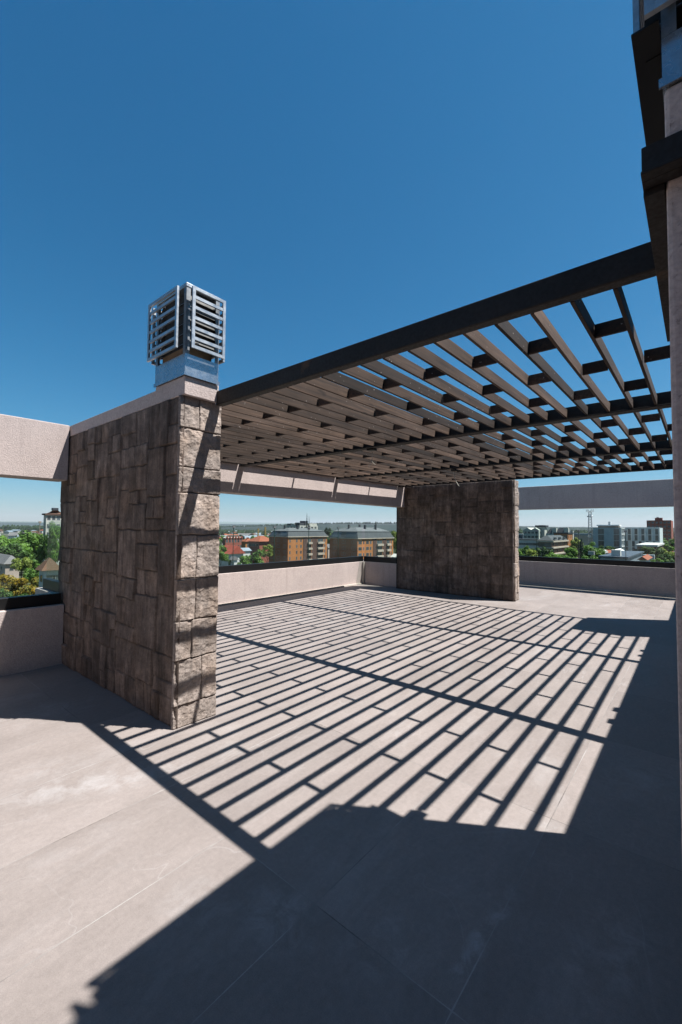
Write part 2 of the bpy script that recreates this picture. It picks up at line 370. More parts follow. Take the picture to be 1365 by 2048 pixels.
tag(bpy.data.objects["corner_trim"], "thin pale vertical batten in the far corner of the sunlit parapet", "trim")

# overhead plaster beams
def obeam(label, dims):
    o = box("overhead_beam", M['plaster'], dims, None, 0.008); tag(o, label, "beam"); return o
obeam("cream overhead beam across the left opening, ending at the near stone wall", (-5.68, -5.40, -4, 1.69, 2.02, 2.64))
obeam("cream overhead beam striped with pergola shadows between the two stone walls", (-6.0, -5.72, 2.065, 9.36, 2.07, 2.70))
obeam("shaded cream overhead beam across the far right opening", (-6.2, 0.6, 12.55, 12.83, 2.10, 2.735))

# glass balustrades: black channel, panes, clamps
def balustrade(label, along, fixed, a0, a1, joints, zc0, zc1, ztop):
    r = empty("glass_balustrade", (0, 0, 0)); tag(r, label, "balustrade")
    def bx(name, mat, s0, s1, w, z0, z1, bev=0.0):
        d = (s0, s1, fixed-w/2, fixed+w/2, z0, z1) if along == 'x' else (fixed-w/2, fixed+w/2, s0, s1, z0, z1)
        return box(name, mat, d, r, bev)
    bx("bottom_channel", M['black'], a0, a1, 0.09, zc0, zc1, 0.004)
    ed = [a0]+list(joints)+[a1]
    for s, e in zip(ed[:-1], ed[1:]):
        bx("glass_pane", M['glass'], s+0.006, e-0.006, 0.012, zc1+0.002, ztop)
    for j in joints:
        bx("clamp", M['galvd'], j-0.035, j+0.035, 0.03, ztop-0.115, ztop-0.075)
        bx("pane_edge", M['edge'], j-0.0055, j+0.0055, 0.010, zc1+0.002, ztop-0.118)
    return r
M['edge'] = simple("dark green glass edge", (0.03, 0.07, 0.06), 0.2, 0.1)
balustrade("frameless glass balustrade in black channel left of the near stone wall", 'y', -5.50, -4, 1.68, [-2.4, -0.9, 0.6], 0.645, 0.765, 1.555)
balustrade("clamped frameless glass balustrade between the two stone walls, city blocks behind it", 'y', -7.25, 2.2, 9.60, [3.065, 4.165, 5.265, 6.36, 7.455, 8.56], 0.61, 0.755, 1.63)
balustrade("glass return pane behind the near stone wall", 'x', 2.05, -7.29, -5.7, [], 0.61, 0.755, 1.60)
balustrade("short glass pane between the far corner and the far stone wall", 'x', 9.645, -7.19, -5.98, [], 0.61, 0.755, 1.63)
balustrade("frameless glass balustrade along the far right parapet", 'x', 12.65, -6.2, 0.6, [-5.55, -4.51, -3.47, -2.43, -1.39, -0.35], 0.655, 0.785, 1.60)

# ------------------------------------------------------------------ stone walls
def guillotine(x0, x1, y0, y1, wr, hr, rnd, out):
    W, H = x1-x0, y1-y0
    cw, ch = W > wr[1], H > hr[1]
    if not cw and W > 2*wr[0] and rnd.random() < 0.3: cw = True
    if not ch and H > 2*hr[0] and rnd.random() < 0.3: ch = True
    if not cw and not ch: out.append((x0, x1, y0, y1)); return
    if cw and (not ch or W/wr[1] > H/hr[1]*rnd.uniform(0.6, 1.5)):
        c = x0+W*rnd.uniform(0.33, 0.67); guillotine(x0, c, y0, y1, wr, hr, rnd, out); guillotine(c, x1, y0, y1, wr, hr, rnd, out)
    else:
        c = y0+H*rnd.uniform(0.33, 0.67); guillotine(x0, x1, y0, c, wr, hr, rnd, out); guillotine(x0, x1, c, y1, wr, hr, rnd, out)
def stone_panel(name, rects, U, V, step, fmap, parent, seed, rock, ribs, jump, tonevar, mat='stone'):
    """one relief mesh: blocks stand proud by different amounts with sunk joints"""
    nu, nv = int(U/step)+1, int(V/step)+1
    u, v = np.meshgrid(np.linspace(0, U, nu), np.linspace(0, V, nv), indexing='ij')
    wa = 0.012 if rock < 0.01 else 0.007
    wu = u+wa*2*fbm(u*11, v*7, seed+5, 4); wv = v+wa*2*fbm(u*9+9, v*11+4, seed+6, 4)
    rnd = random.Random(seed); h = np.zeros_like(u)-0.012; tone = np.ones_like(u)*0.8; edge = np.zeros_like(u)
    for k, (a, b, c, d) in enumerate(rects):
        e = np.minimum(np.minimum(np.where(a <= 0.001, 1, wu-a), np.where(b >= U-0.001, 1, b-wu)), np.minimum(np.where(c <= 0.001, 1, wv-c), np.where(d >= V-0.001, 1, d-wv)))
        ins = e > -1e-6
        off = rnd.uniform(-jump, jump); tx, ty = rnd.uniform(-.012, .012), rnd.uniform(-.012, .012)
        su = rnd.uniform(0, 50)
        n = fbm(u*9+su, v*9+su*1.7, seed+k, 6, 0.66)
        rid = np.sqrt(np.abs(fbm(u*6+v*3+su*2, v*9-u*4+su, seed+k+400, 5, 0.62))+1e-5)*0.5
        rb = fbm(u*34+su, v*3.0+su, seed+k+90, 4, 0.6)
        hb = off + tx*(u-(a+b)/2)/max(b-a, .1) + ty*(v-(c+d)/2)/max(d-c, .1) + rock*(n*1.0-rid*1.1) + ribs*rb
        rise = np.clip(e/0.007, 0, 1)
        hb = hb*np.clip(rise*1.5, 0, 1) - 0.024*(1-rise)**2
        h = np.where(ins, hb, h); h = np.where(ins & (e < 0.003), h-0.008, h); tone = np.where(ins, 1+rnd.uniform(-tonevar, tonevar), tone); edge = np.where(ins, np.clip(1.25-e/0.005, 0, 1), edge)
    h = np.maximum(h, -0.022)
    h[0, :] = h[-1, :] = -0.03; h[:, 0] = h[:, -1] = -0.03
    pts = fmap(u, v, h).reshape(-1, 3)
    idx = np.arange(nu*nv).reshape(nu, nv)
    q = np.stack([idx[:-1, :-1], idx[1:, :-1], idx[1:, 1:], idx[:-1, 1:]], -1).reshape(-1, 4)
    me = bpy.data.meshes.new(name); me.from_pydata(pts.tolist(), [], q.tolist()); me.materials.append(M[mat])
    for nm, arr in (("tone", tone), ("joint", edge*0.6)):
        at = me.attributes.new(nm, 'FLOAT', 'POINT'); at.data.foreach_set('value', arr.reshape(-1).astype(np.float32))
    me.polygons.foreach_set('use_smooth', [True]*len(me.polygons)); me.update()
    return link(name, me, parent)

courses = [0, .16, .5, .79, 1.11, 1.446, 1.77, 1.97, 2.27, 2.52]
def end_rects(W, H, seed):
    rnd = random.Random(seed); out = []
    cs = [c*H/2.52 for c in courses]
    for i, (c, d) in enumerate(zip(cs[:-1], cs[1:])):
        if i in (0, 5, 7) or (W > 0.3 and rnd.random() < 0.3): out.append((0, W, c, d))
        else:
            s = W*rnd.choice((0.38, 0.45, 0.62, 0.66)); out += [(0, s, c, d), (s, W, c, d)]
    return out
# near wall
W1 = empty("stone_wall", (-4.2, 1.87, 0)); tag(W1, "tall stone clad wall at the left with a galvanised chimney vent on top", "stone wall")
def off(p, o): return p - np.array([o.location.x, o.location.y, o.location.z])
r1 = []; guillotine(0, 2.606, 0, 2.52, (0.13, 0.40), (0.13, 0.52), random.Random(19), r1)
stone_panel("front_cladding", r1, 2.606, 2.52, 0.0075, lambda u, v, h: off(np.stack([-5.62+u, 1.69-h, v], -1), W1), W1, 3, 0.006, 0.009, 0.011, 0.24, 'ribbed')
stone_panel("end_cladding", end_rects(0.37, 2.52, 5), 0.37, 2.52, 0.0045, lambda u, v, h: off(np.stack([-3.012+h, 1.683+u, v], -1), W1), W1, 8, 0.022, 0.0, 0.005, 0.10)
box("core", M['stone'], (-5.66+4.2, -3.06+4.2, 1.716-1.87, 2.05-1.87, -0.01, 2.52), W1)
box("coping", M['plaster'], (-5.66+4.2, -3.445+4.2, 1.70-1.87, 2.04-1.87, 2.521, 2.64), W1, 0.005)
box("plinth", M['plaster'], (-3.443+4.2, -2.985+4.2, 1.697-1.87, 2.00-1.87, 2.521, 2.665), W1, 0.005)
# far wall
W2 = empty("stone_wall", (-4.5, 9.5, 0)); tag(W2, "dark shaded stone clad wall at the far end under the pergola, broad side facing the camera", "stone wall")
r2 = []; guillotine(0, 2.95, 0, 2.60, (0.18, 0.55), (0.18, 0.5), random.Random(4), r2)
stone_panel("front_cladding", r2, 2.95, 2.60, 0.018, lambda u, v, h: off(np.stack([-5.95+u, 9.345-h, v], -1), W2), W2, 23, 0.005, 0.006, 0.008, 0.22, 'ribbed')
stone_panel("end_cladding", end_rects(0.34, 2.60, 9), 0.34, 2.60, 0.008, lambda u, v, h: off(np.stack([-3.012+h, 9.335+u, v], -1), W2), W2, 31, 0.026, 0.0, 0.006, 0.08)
box("core", M['stone'], (-5.97+4.5, -3.06+4.5, 9.37-9.5, 9.67-9.5, -0.01, 2.60), W2)

# ------------------------------------------------------------------ chimney vents
def chimney(root, x0, x1, y0, y1, zs, zl, zt, gap=0.042, nb=5):
    """metal shaft with four stand-off louvre panels; local coords of root"""
    ox, oy, oz = root.location
    X0, X1, Y0, Y1, ZS, ZL, ZT = x0-ox, x1-ox, y0-oy, y1-oy, zs-oz, zl-oz, zt-oz
    box("sheet_base", M['galv'], (X0, X1, Y0, Y1, ZS, ZL), root)
    fr = MB(); e = 0.008
    fr.box(X0-e, X1+e, Y0-e, Y0-0.0005, ZS-0.004, ZS+0.022).box(X1+0.0005, X1+e, Y0+0.0005, Y1+e, ZS-0.004, ZS+0.022)
    fr.build("base_flange", M['galv'], root)
    p = MB(); s = 0.035
    for (a, b) in ((X0, Y0), (X1-s, Y0), (X0, Y1-s), (X1-s, Y1-s)):
        pass
    for (a, b, da, db) in ((X0, Y0, 1, 1), (X1, Y0, -1, 1), (X0, Y1, 1, -1), (X1, Y1, -1, -1)):
        o = MB(); t = 0.003
        o.box(min(a, a+da*s), max(a, a+da*s), min(b, b+db*t), max(b, b+db*t), ZL+0.001, ZT-0.03)
        o.box(min(a, a+da*t), max(a, a+da*t), min(b+db*(t+.0005), b+db*s), max(b+db*(t+.0005), b+db*s), ZL+0.001, ZT-0.03)
        o.build("corner_post", M['galvd'], root)
    c = MB(); c.box(X0-0.004, X1+0.004, Y0-0.004, Y1+0.004, ZT-0.03, ZT); c.build("cap", M['galvp'], root, 0.003)
    ib = 0.05
    b = MB(); b.box(X0+ib, X1-ib, Y0+ib*.7, Y1-ib*.7, ZL+0.001, ZL+0.075); b.build("lining", M['ply'], root)
    n = 5; H = ZT-0.05-ZL-0.09
    for i in range(n):
        z = ZL+0.10+H*i/n
        for yy in (Y0+0.03, Y1-0.03-0.07):
            bf = MB(); bf.add([(X0+.01, yy, z), (X1-.01, yy, z), (X1-.01, yy+.07, z+H/n*0.8), (X0+.01, yy+.07, z+H/n*0.8),
                    (X0+.01, yy, z+.003), (X1-.01, yy, z+.003), (X1-.01, yy+.07, z+H/n*0.8+.003), (X0+.01, yy+.07, z+H/n*0.8+.003)],
                   [(0,3,2,1),(4,5,6,7),(0,1,5,4),(1,2,6,5),(2,3,7,6),(3,0,4,7)])
            bf.build("baffle", M['galvd'], root)
    for i in range(n):
        z = ZL+0.10+H*i/n
        for xa, xb in ((X1-.028, X1-.002), (X0+.068, X0+.012)):
            bf = MB(); bf.hull([(min(xa, xb), Y0+.02, z), (max(xa, xb), Y0+.02, z), (max(xa, xb), Y1-.02, z), (min(xa, xb), Y1-.02, z)] if False else [(xa, Y0+.02, z+H/n*.75), (xb, Y0+.02, z), (xb, Y1-.02, z), (xa, Y1-.02, z+H/n*.75)],
                               [(xa, Y0+.02, z+H/n*.75+.004), (xb, Y0+.02, z+.004), (xb, Y1-.02, z+.004), (xa, Y1-.02, z+H/n*.75+.004)])
            bf.build("vane", M['vane'], root)
    fl_ = MB(); fl_.box(X0+.07, X1-.03, Y0+.04, Y1-.012, ZL+0.08, ZT-0.04); fl_.build("flue", M['dark'], root)
    za, zb = ZL+0.035, ZT-0.036
    def panel(axis, fixed, a0, a1, sgn):
        q = MB(); w = 0.024; d = 0.016
        def bx(s0, s1, z0, z1, dd=d):
            if axis == 'y': q.box(s0, s1, min(fixed, fixed+sgn*dd), max(fixed, fixed+sgn*dd), z0, z1)
            else: q.box(min(fixed, fixed+sgn*dd), max(fixed, fixed+sgn*dd), s0, s1, z0, z1)
        bx(a0, a0+w, za, zb); bx(a1-w, a1, za, zb); bx(a0+w+.0005, a1-w-.0005, zb-w, zb); bx(a0+w+.0005, a1-w-.0005, za, za+w)
        for i in range(nb):
            z = za+(zb-za)*(i+1)/(nb+1); bx(a0+w+.0005, a1-w-.0005, z-0.012, z+0.012, d*0.8)
        q.build("louvre_panel", M['galvp'], root)
        for z in (za+0.05, zb-0.06):
            for s in (a0+0.05, a1-0.07):
                lo, hi = sorted((fixed-sgn*gap+sgn*.001, fixed-sgn*.001))
                br = MB()                      # little stand-off angles
                (br.box(s, s+.02, lo, hi, z, z+.004) if axis == 'y' else br.box(lo, hi, s, s+.02, z, z+.004))
                br.build("stand_off", M['galvd'], root)
    panel('y', Y0-gap, X0-0.035, X1-0.035, -1); panel('y', Y1+gap, X0+0.02, X1-0.0, 1)
    panel('x', X1+gap, Y0+0.02, Y1+0.02, 1); panel('x', X0-gap, Y0-0.01, Y1+0.01, -1)
C1 = empty("chimney_vent", (-3.2, 1.84, 2.665)); tag(C1, "square galvanised chimney vent with open louvre panels on top of the near stone wall", "chimney vent")
chimney(C1, -3.44, -2.975, 1.69, 1.985, 2.668, 2.835, 3.385)

# ------------------------------------------------------------------ right hand column with its vent
K1 = empty("plaster_column", (0.27, 2.1, 0)); tag(K1, "rough plaster column cut off by the right edge of the photo", "column")
box("shaft", M['plaster2'], (-0.052-.27, 0.6-.27, 1.50-2.1, 2.70-2.1, -0.02, 2.78), K1, 0.012)
bd = MB(); bd.box(-0.105-.27, 0.6-.27, 1.455-2.1, 1.497-2.1, 2.497, 2.60); bd.box(-0.105-.27, 0.6-.27, 1.42-2.1, 1.4545-2.1, 2.497, 2.507)
bd.build("steel_band", M['steel'], K1, 0.002)
bd = MB(); bd.box(-0.105-.27, -0.055-.27, 1.4975-2.1, 2.74-2.1, 2.48, 2.585); bd.build("side_band", M['steel'], K1, 0.002)
C2 = empty("chimney_vent", (0.27, 2.1, 2.78)); tag(C2, "galvanised chimney vent at the top right corner of the photo, above the plaster column", "chimney vent")
chimney(C2, -0.055, 0.6, 1.497, 2.70, 2.783, 2.93, 3.42, 0.05)
us = MB(); us.box(-0.124-.27, -0.058-.27, 1.46-2.1, 2.74-2.1, 2.955-2.78, 2.961-2.78); us.build("shade_tray", M['black'], C2)  # added black plate standing for the shaded underside
box("shade_lining", M['black'], (-0.098-.27, -0.0565-.27, 1.57-2.1, 2.66-2.1, 2.952-2.78, 3.38-2.78), C2)  # added black box standing for shade in the gap behind the panel
K2 = empty("plaster_column", (0.3, 8.85, 0)); tag(K2, "plaster column farther along the right side, hidden behind the near one, only its shadow shows on the floor", "column")
box("shaft", M['plaster2'], (-0.06-.3, 0.6-.3, 8.25-8.85, 9.43-8.85, -0.02, 3.40), K2, 0.012)
rw = box("side_wall", M['plaster2'], (0.643, 0.9, 2.71, 12.54, -0.02, 2.48)); tag(rw, "plaster wall along the right side of the terrace behind the plaster column", "wall")
rw2 = box("shade_wall", M['plaster2'], (0.62, 1.0, -6, 2.70, -0.02, 4.9)); tag(rw2, "unseen tall plaster wall beside the near column, added to shade the lower right", "wall")  # unseen wall, height chosen so its shadow fills the lower right floor

hw = box("bounce_wall", M['plaster'], (-5.38, 0.615, -4.3, -3.9, -0.02, 3.3)); tag(hw, "unseen cream wall behind the viewer, added to bounce warm light", "wall")  # unseen wall put in to bounce warm light and block blue sky

# ------------------------------------------------------------------ pergola
TILT = math.atan(0.0105)
P = empty("pergola", (-2.5, 2.0, 2.5)); P.rotation_euler = (TILT, 0, 0)
tag(P, "dark timber slat pergola on brown steel beams over the terrace", "pergola")
def pl(x0, x1, y0, y1, z0, z1): return (x0+2.5, x1+2.5, y0-2.0, y1-2.0, z0-2.5, z1-2.5)
pb = box("beam", M['steel'], pl(-2.998, -0.056, 1.98, 2.045, 2.5, 2.615), P, 0.006)
BEAMS = [(4.24, 4.345), (6.66, 6.755), (9.03, 9.10)]
for a, b in BEAMS:
    q = MB(); q.box(*pl(-5.715, 0.580, a+0.02, b-0.012, 2.495, 2.60)); q.box(*pl(-5.715, 0.580, a-0.012, b, 2.484, 2.4945)); q.build("beam", M['steel'], P, 0.002)
box("edge_beam", M['steel'], pl(0.583, 0.638, 1.70, 9.10, 2.34, 2.612), P, 0.004)
box("edge_beam", M['steel'], pl(-5.585, -5.54, 4.36, 6.64, 2.5, 2.53), P); box("edge_beam", M['steel'], pl(-5.585, -5.54, 6.77, 9.03, 2.5, 2.53), P); box("edge_beam", M['steel'], pl(-5.585, -5.54, 2.10, 4.22, 2.5, 2.53), P)
box("ledger", M['wood'], pl(-5.717, -5.672, 2.10, 4.22, 2.515, 2.60), P); box("ledger", M['wood'], pl(-5.717, -5.672, 4.36, 6.64, 2.515, 2.60), P); box("ledger", M['wood'], pl(-5.717, -5.672, 6.77, 9.02, 2.515, 2.60), P)
box("shade_plate", M['steel'], pl(-5.717, -5.45, 9.11, 9.31, 2.5, 2.53), P)  # added to shade the lit patch left at the overhead beam's far end
rnd = random.Random(5)
bays = [(2.047, 4.258), (4.335, 6.678), (6.745, 9.048)]
TH, HT, PIT = 0.017, 0.075, 0.1645
def sx(k): return -0.25-PIT*k
slat_list = []
for bi, (a, b) in enumerate(bays):
    for k in range(-4, 33):
        y0 = a if not (bi == 0 and k < 0) else 2.76
        slat_list.append((bi, k, y0, b))
vis = lambda t: not (t[0] == 0 and t[1] > 22)
seen = [t for t in slat_list if vis(t)][:100]; rest = [t for t in slat_list if t not in seen]
def slat_geo(q, t):
    bi, k, y0, y1 = t; x = sx(k)+rnd.uniform(-.003, .003); dz = rnd.uniform(-.002, .002); n = 6
    bow = rnd.uniform(-.004, .004); tw = rnd.uniform(-.004, .004)
    pts = []
    for i in range(n+1):
        f = i/n; y = y0+(y1-y0)*f; xx = x+bow*math.sin(math.pi*f)
        for (cx, cz) in ((0, 0), (TH, 0), (TH, HT), (0, HT)):
            pts.append((xx+cx+tw*(f-.5)*(cz/HT)+2.5, y-2.0, cz+dz))
    fs = [(0, 1, 2, 3), tuple(n*4+j for j in (3, 2, 1, 0))]
    for i in range(n):
        for j in range(4):
            fs.append((i*4+j, i*4+4+j, i*4+4+(j+1) % 4, i*4+(j+1) % 4))
    q.add(pts, fs)
for t in seen:
    q = MB(); slat_geo(q, t); q.build("slat", M['wood'], P, 0.0012)
q = MB()
for t in rest: slat_geo(q, t)
if rest: tag(q.build("slats_behind_wall", M['wood'], P), kind='stuff')
sp = []
for k in range(-4, 32):
    rows = (2.52, 3.68, 4.90, 6.09, 7.30, 8.49) if (k+1) % 2 else (3.10, 5.50, 7.88)
    for y in rows:
        if y < 2.76 and k < -1: continue
        sp.append((k, y))
for y in (3.10, 5.50, 7.88): sp.append((32, y))
sp.sort(key=lambda a: a[1]+0.25*max(0, a[0])+(50 if (a[1] < 4 and a[0] > 16) else 0))
def sp_geo(q, k, y):
    y += rnd.uniform(-.012, .012); h = HT-rnd.uniform(0, .004)
    x0 = sx(k+1)+TH+.003 if k < 32 else -5.668
    q.box(x0+2.5, sx(k)-.003+2.5, y-2.0, y-2.0+TH, 0.002, h)
for k, y in sp[:100]:
    q = MB(); sp_geo(q, k, y); q.build("spacer", M['wood'], P, 0.001)
q = MB()
for k, y in sp[100:]: sp_geo(q, k, y)
tag(q.build("small_far_spacers", M['wood'], P), kind='stuff')
for y in (4.66, 4.95, 7.0, 7.28):
    box("bracket", M['steel'], pl(0.545, 0.5825, y, y+.10, 2.5, 2.6), P)

# hanging cables
def cable(label, pts, r, ends=()):
    q = MB()
    def tube(ps, rr):
        for a, b in zip(ps[:-1], ps[1:]): q.bar(a, b, rr, 6)
    tube(pts, r)
    for e in ends: tube(e, r*0.8)
    base = Vector(pts[0]); q.v = [tuple(Vector(v)-base) for v in q.v]
    o = q.build("hanging_cable", M['cable'], None, 0, base); tag(o, label, "cable", "loose cables hanging from the pergola"); return o
def arc(p0, d, n=10):
    return [(p0[0]+d[0]*(i/n)**2, p0[1]+d[1]*(i/n)**2, p0[2]-d[2]*i/n) for i in range(n+1)]
def ray_dir(px, py): 
    v = CR*(px-PW/2)/F_PX - CU*(py-PH/2)/F_PX + CF
    return v
def at_y(px, py, Y): 
    d = ray_dir(px, py); return EYE + d*(Y-EYE[1])/d[1]
p = at_y(746, 902, 4.32); e = arc(p, (-0.03, 0.0, 0.17))
cable("short forked white cable hanging from the second pergola beam", e, 0.003, ([e[7], (e[7][0]+.02, e[7][1], e[7][2]-.03), (e[7][0]+.055, e[7][1], e[7][2]-.055)], [e[10], (e[10][0]-.04, e[10][1], e[10][2]-.02)]))
p = at_y(908, 943, 6.70); e = arc(p, (0.10, 0.0, 0.26))
cable("curved white cable hanging from the third pergola beam before the far stone wall", e, 0.005)
for i, (px, py, Y) in enumerate(((744, 900, 4.32), (910, 941, 6.70))):
    p = at_y(px, py, Y)
    o = MB().box(-.05, .05, -.045, .045, 0, .025).build("junction_box", M['black'], None, 0.004, (p[0], p[1], p[2]-.008))
    tag(o, ("small black junction box under the second pergola beam, above the forked cable", "small black junction box under the third pergola beam, above the curved cable")[i], "junction box")

# ================================================================== the town below
GZ = -18.0
gm = MB(); R_ = 30000
gm.add([(-R_, -R_, GZ), (R_, -R_, GZ), (R_, R_, GZ), (-R_, R_, GZ)], [(0, 1, 2, 3)])
tag(gm.build("ground", ground_mat()), kind='structure')
def hdir(px): 
    d = ray_dir(px, 1058); n = math.hypot(d[0], d[1]); return d[0]/n, d[1]/n
def at(px, D):
    a, b = hdir(px); return a*D, b*D
def zat(px, py, D):
    d = ray_dir(px, py); n = math.hypot(d[0], d[1]); return 1.5 + d[2]/n*D
def rt(px, py, D): x, y = at(px, D); return Vector((x, y, zat(px, py, D)))

# ---- hills and woods
def ridge(name, px0, px1, D, tops, mat, depth=900, n=90, seed=1):
    q = MB(); rndl = random.Random(seed); v = []
    for i in range(n+1):
        px = px0+(px1-px0)*i/n
        f = i/n*(len(tops)-1); j = min(int(f), len(tops)-2); ty = tops[j]+(tops[j+1]-tops[j])*(f-j)
        z = zat(px, ty, D)+rndl.uniform(-1, 1)*D*0.00035
        a, b = hdir(px)
        v += [(a*(D-depth), b*(D-depth), GZ-2), (a*(D-depth*.45), b*(D-depth*.45), GZ+(z-GZ)*0.6), (a*D, b*D, z), (a*(D+depth), b*(D+depth), GZ-2)]
    fs = []
    for i in range(n):
        for j in range(3):
            fs.append((i*4+j, i*4+4+j, i*4+5+j, i*4+1+j))
    q.add(v, fs); o = q.build(name, mat); tag(o, kind='structure')
    for p_ in o.data.polygons: p_.use_smooth = True
    return o
M['hill'] = forest_mat("wooded hill", (0.010, 0.017, 0.012))
M['hill2'] = forest_mat("far blue hill", (0.02, 0.028, 0.024))
ridge("hills", -1400, 560, 11000, [1038, 1039, 1040, 1041, 1043, 1047, 1048], M['hill2'], 2500, 90, 1)
ridge("hills", 380, 1000, 4200, [1056, 1054, 1051, 1048, 1047, 1047, 1049, 1050], M['hill'], 1300, 110, 2)
ridge("hills", 960, 1900, 3600, [1050, 1054, 1055, 1056, 1056, 1057, 1058], M['hill'], 1100, 90, 3)
def wood_band(name, items, mat, seed):
    """a far-off wood that reads as one mass: many small pointed and rounded crowns"""
    rndl = random.Random(seed); q = MB()
    for (px0, px1, D0, D1, zt, hh, n) in items:
        for i in range(n):
            px = rndl.uniform(px0, px1); D = rndl.uniform(D0, D1); x, y = at(px, D)
            zb = zt(px, D); h = hh*rndl.uniform(0.6, 1.25); r = h*rndl.uniform(0.28, 0.5); k = 6
            ring = lambda rr, z, a0: [(x+rr*math.cos(a0+2*math.pi*j/k), y+rr*math.sin(a0+2*math.pi*j/k), z) for j in range(k)]
            a0 = rndl.uniform(0, 6)
            vs = ring(r*.6, zb-h*0.2, a0)+ring(r, zb+h*.3, a0)+ring(r*rndl.uniform(.5, .8), zb+h*.72, a0+.4)+[(x, y, zb+h)]
            fs = [(a*k+j, a*k+(j+1) % k, a*k+k+(j+1) % k, a*k+k+j) for a in range(2) for j in range(k)]+[(2*k+j, 2*k+(j+1) % k, 3*k) for j in range(k)]
            q.add(vs, fs)
    o = q.build(name, mat); tag(o, kind='stuff'); return o
M['wood_far'] = forest_mat("far wood", (0.016, 0.03, 0.012))
wood_band("distant_forest", [
    (380, 1000, 4100, 4300, lambda px, D: np.interp(px, [380, 470, 560, 650, 740, 820, 910, 1000], [zat(p_, t_, 4200) for p_, t_ in zip([380, 470, 560, 650, 740, 820, 910, 1000], [1056, 1054, 1051, 1048, 1047, 1047, 1049, 1050])])-6, 20, 900),
    (-600, 130, 1700, 2600, lambda px, D: zat(px, 1057.5, D)-12, 22, 1300),
    (125, 440, 1700, 2600, lambda px, D: zat(px, 1057.5, D)-12, 22, 600), (135, 425, 180, 1500, lambda px, D: GZ, 15, 500), (800, 1035, 260, 1500, lambda px, D: GZ, 15, 300), (-500, -80, 260, 1500, lambda px, D: GZ, 15, 400),
    (430, 560, 800, 2500, lambda px, D: GZ, 13, 500),
    (640, 800, 500, 1500, lambda px, D: GZ, 15, 260),
    (1030, 1700, 700, 2600, lambda px, D: GZ, 19, 1200)], M['wood_far'], 7)

# ---- trees
M['bark'] = simple("tree bark", (0.09, 0.07, 0.05), 0.9, 0.3, 2)
LEAF = {'green': leaf_mat("green foliage", (0.05, 0.12, 0.012), (0.14, 0.25, 0.03)),
        'deep': leaf_mat("deep green foliage", (0.028, 0.065, 0.012), (0.07, 0.13, 0.024)),
        'lime': leaf_mat("yellow green foliage", (0.12, 0.17, 0.02), (0.24, 0.28, 0.05)),
        'gold': leaf_mat("orange blossoming foliage", (0.06, 0.09, 0.012), (0.34, 0.21, 0.015)),
        'dark': leaf_mat("dark conifer needles", (0.012, 0.03, 0.012), (0.03, 0.06, 0.022))}
def crown_mesh(kind, seed, n=2600, size=0.055):
    """leaf-clump crown of unit width: x,y in -0.5..0.5, z 0..1"""
    rg = np.random.default_rng(seed); pts = []; tn = []
    if kind == 'round':
        nb = 26
        th = rg.uniform(0, 2*np.pi, nb); zz = rg.uniform(0.12, 0.86, nb); rr = 0.36*np.sqrt(np.clip(1-((zz-0.45)/0.52)**2, 0, 1))*rg.uniform(0.55, 1.05, nb)
        cen = np.stack([rr*np.cos(th), rr*np.sin(th), zz], -1); br = rg.uniform(0.10, 0.19, nb)
        k = rg.integers(0, nb, n); d = rg.normal(size=(n, 3)); d /= np.linalg.norm(d, axis=1)[:, None]
        rad_ = br[k]*rg.uniform(0.55, 1.08, n)
        pts = cen[k]+d*rad_[:, None]*np.array([1, 1, 0.85]); nrm = d+rg.normal(size=(n, 3))*0.45+np.array([0, 0, .25])
        tn = np.clip(rg.uniform(0, .55, n)+rg.uniform(0, .45, nb)[k], 0, 1); sz = size*rg.uniform(0.6, 1.3, n)
    else:
        lay = 15; z = rg.uniform(0, 1, n)**1.25; li = np.floor(z*lay)/lay
        env = 0.5*(1-z)**0.85*(0.72+0.28*np.cos((z*lay % 1)*2*np.pi)) + 0.01
        th = np.round(rg.uniform(0, 2*np.pi, n)/0.7)*0.7+rg.normal(size=n)*0.24+li*9
        r = env*np.sqrt(rg.uniform(0.05, 1.1, n)); pts = np.stack([r*np.cos(th), r*np.sin(th), z-0.05*r/0.5], -1)
        nrm = np.stack([np.cos(th)*.5, np.sin(th)*.5, np.ones(n)*.8], -1)+rg.normal(size=(n, 3))*.5
        tn = rg.uniform(0, 1, n); sz = size*rg.uniform(.6, 1.2, n)*(0.45+0.75*(1-z))
    nrm /= np.linalg.norm(nrm, axis=1)[:, None]
    a = np.cross(nrm, rg.normal(size=(len(pts), 3))); a /= np.linalg.norm(a, axis=1)[:, None]; b = np.cross(nrm, a)
    s = sz[:, None]; vs = np.stack([pts-a*s*.5-b*s*.2, pts+a*s*.1-b*s*.55, pts+a*s*.55+b*s*.15, pts-a*s*.1+b*s*.5], 1).reshape(-1, 3)
    me = bpy.data.meshes.new("crown"); me.from_pydata(vs.tolist(), [], np.arange(len(vs)).reshape(-1, 4).tolist())
    at_ = me.attributes.new("tone", 'FLOAT', 'POINT'); at_.data.foreach_set('value', np.repeat(tn, 4).astype(np.float32)); me.update()
    return me
CROWN = {}
for kind, cnt, n_, sz in (('round', 4, 4200, 0.058), ('cone', 2, 2200, 0.07)):
    for i in range(cnt):
        base = crown_mesh(kind, 40+i+(9 if kind == 'cone' else 0), n_, sz)
        for lf, mt in LEAF.items():
            me = base.copy(); me.materials.append(mt); CROWN[kind, i, lf] = me
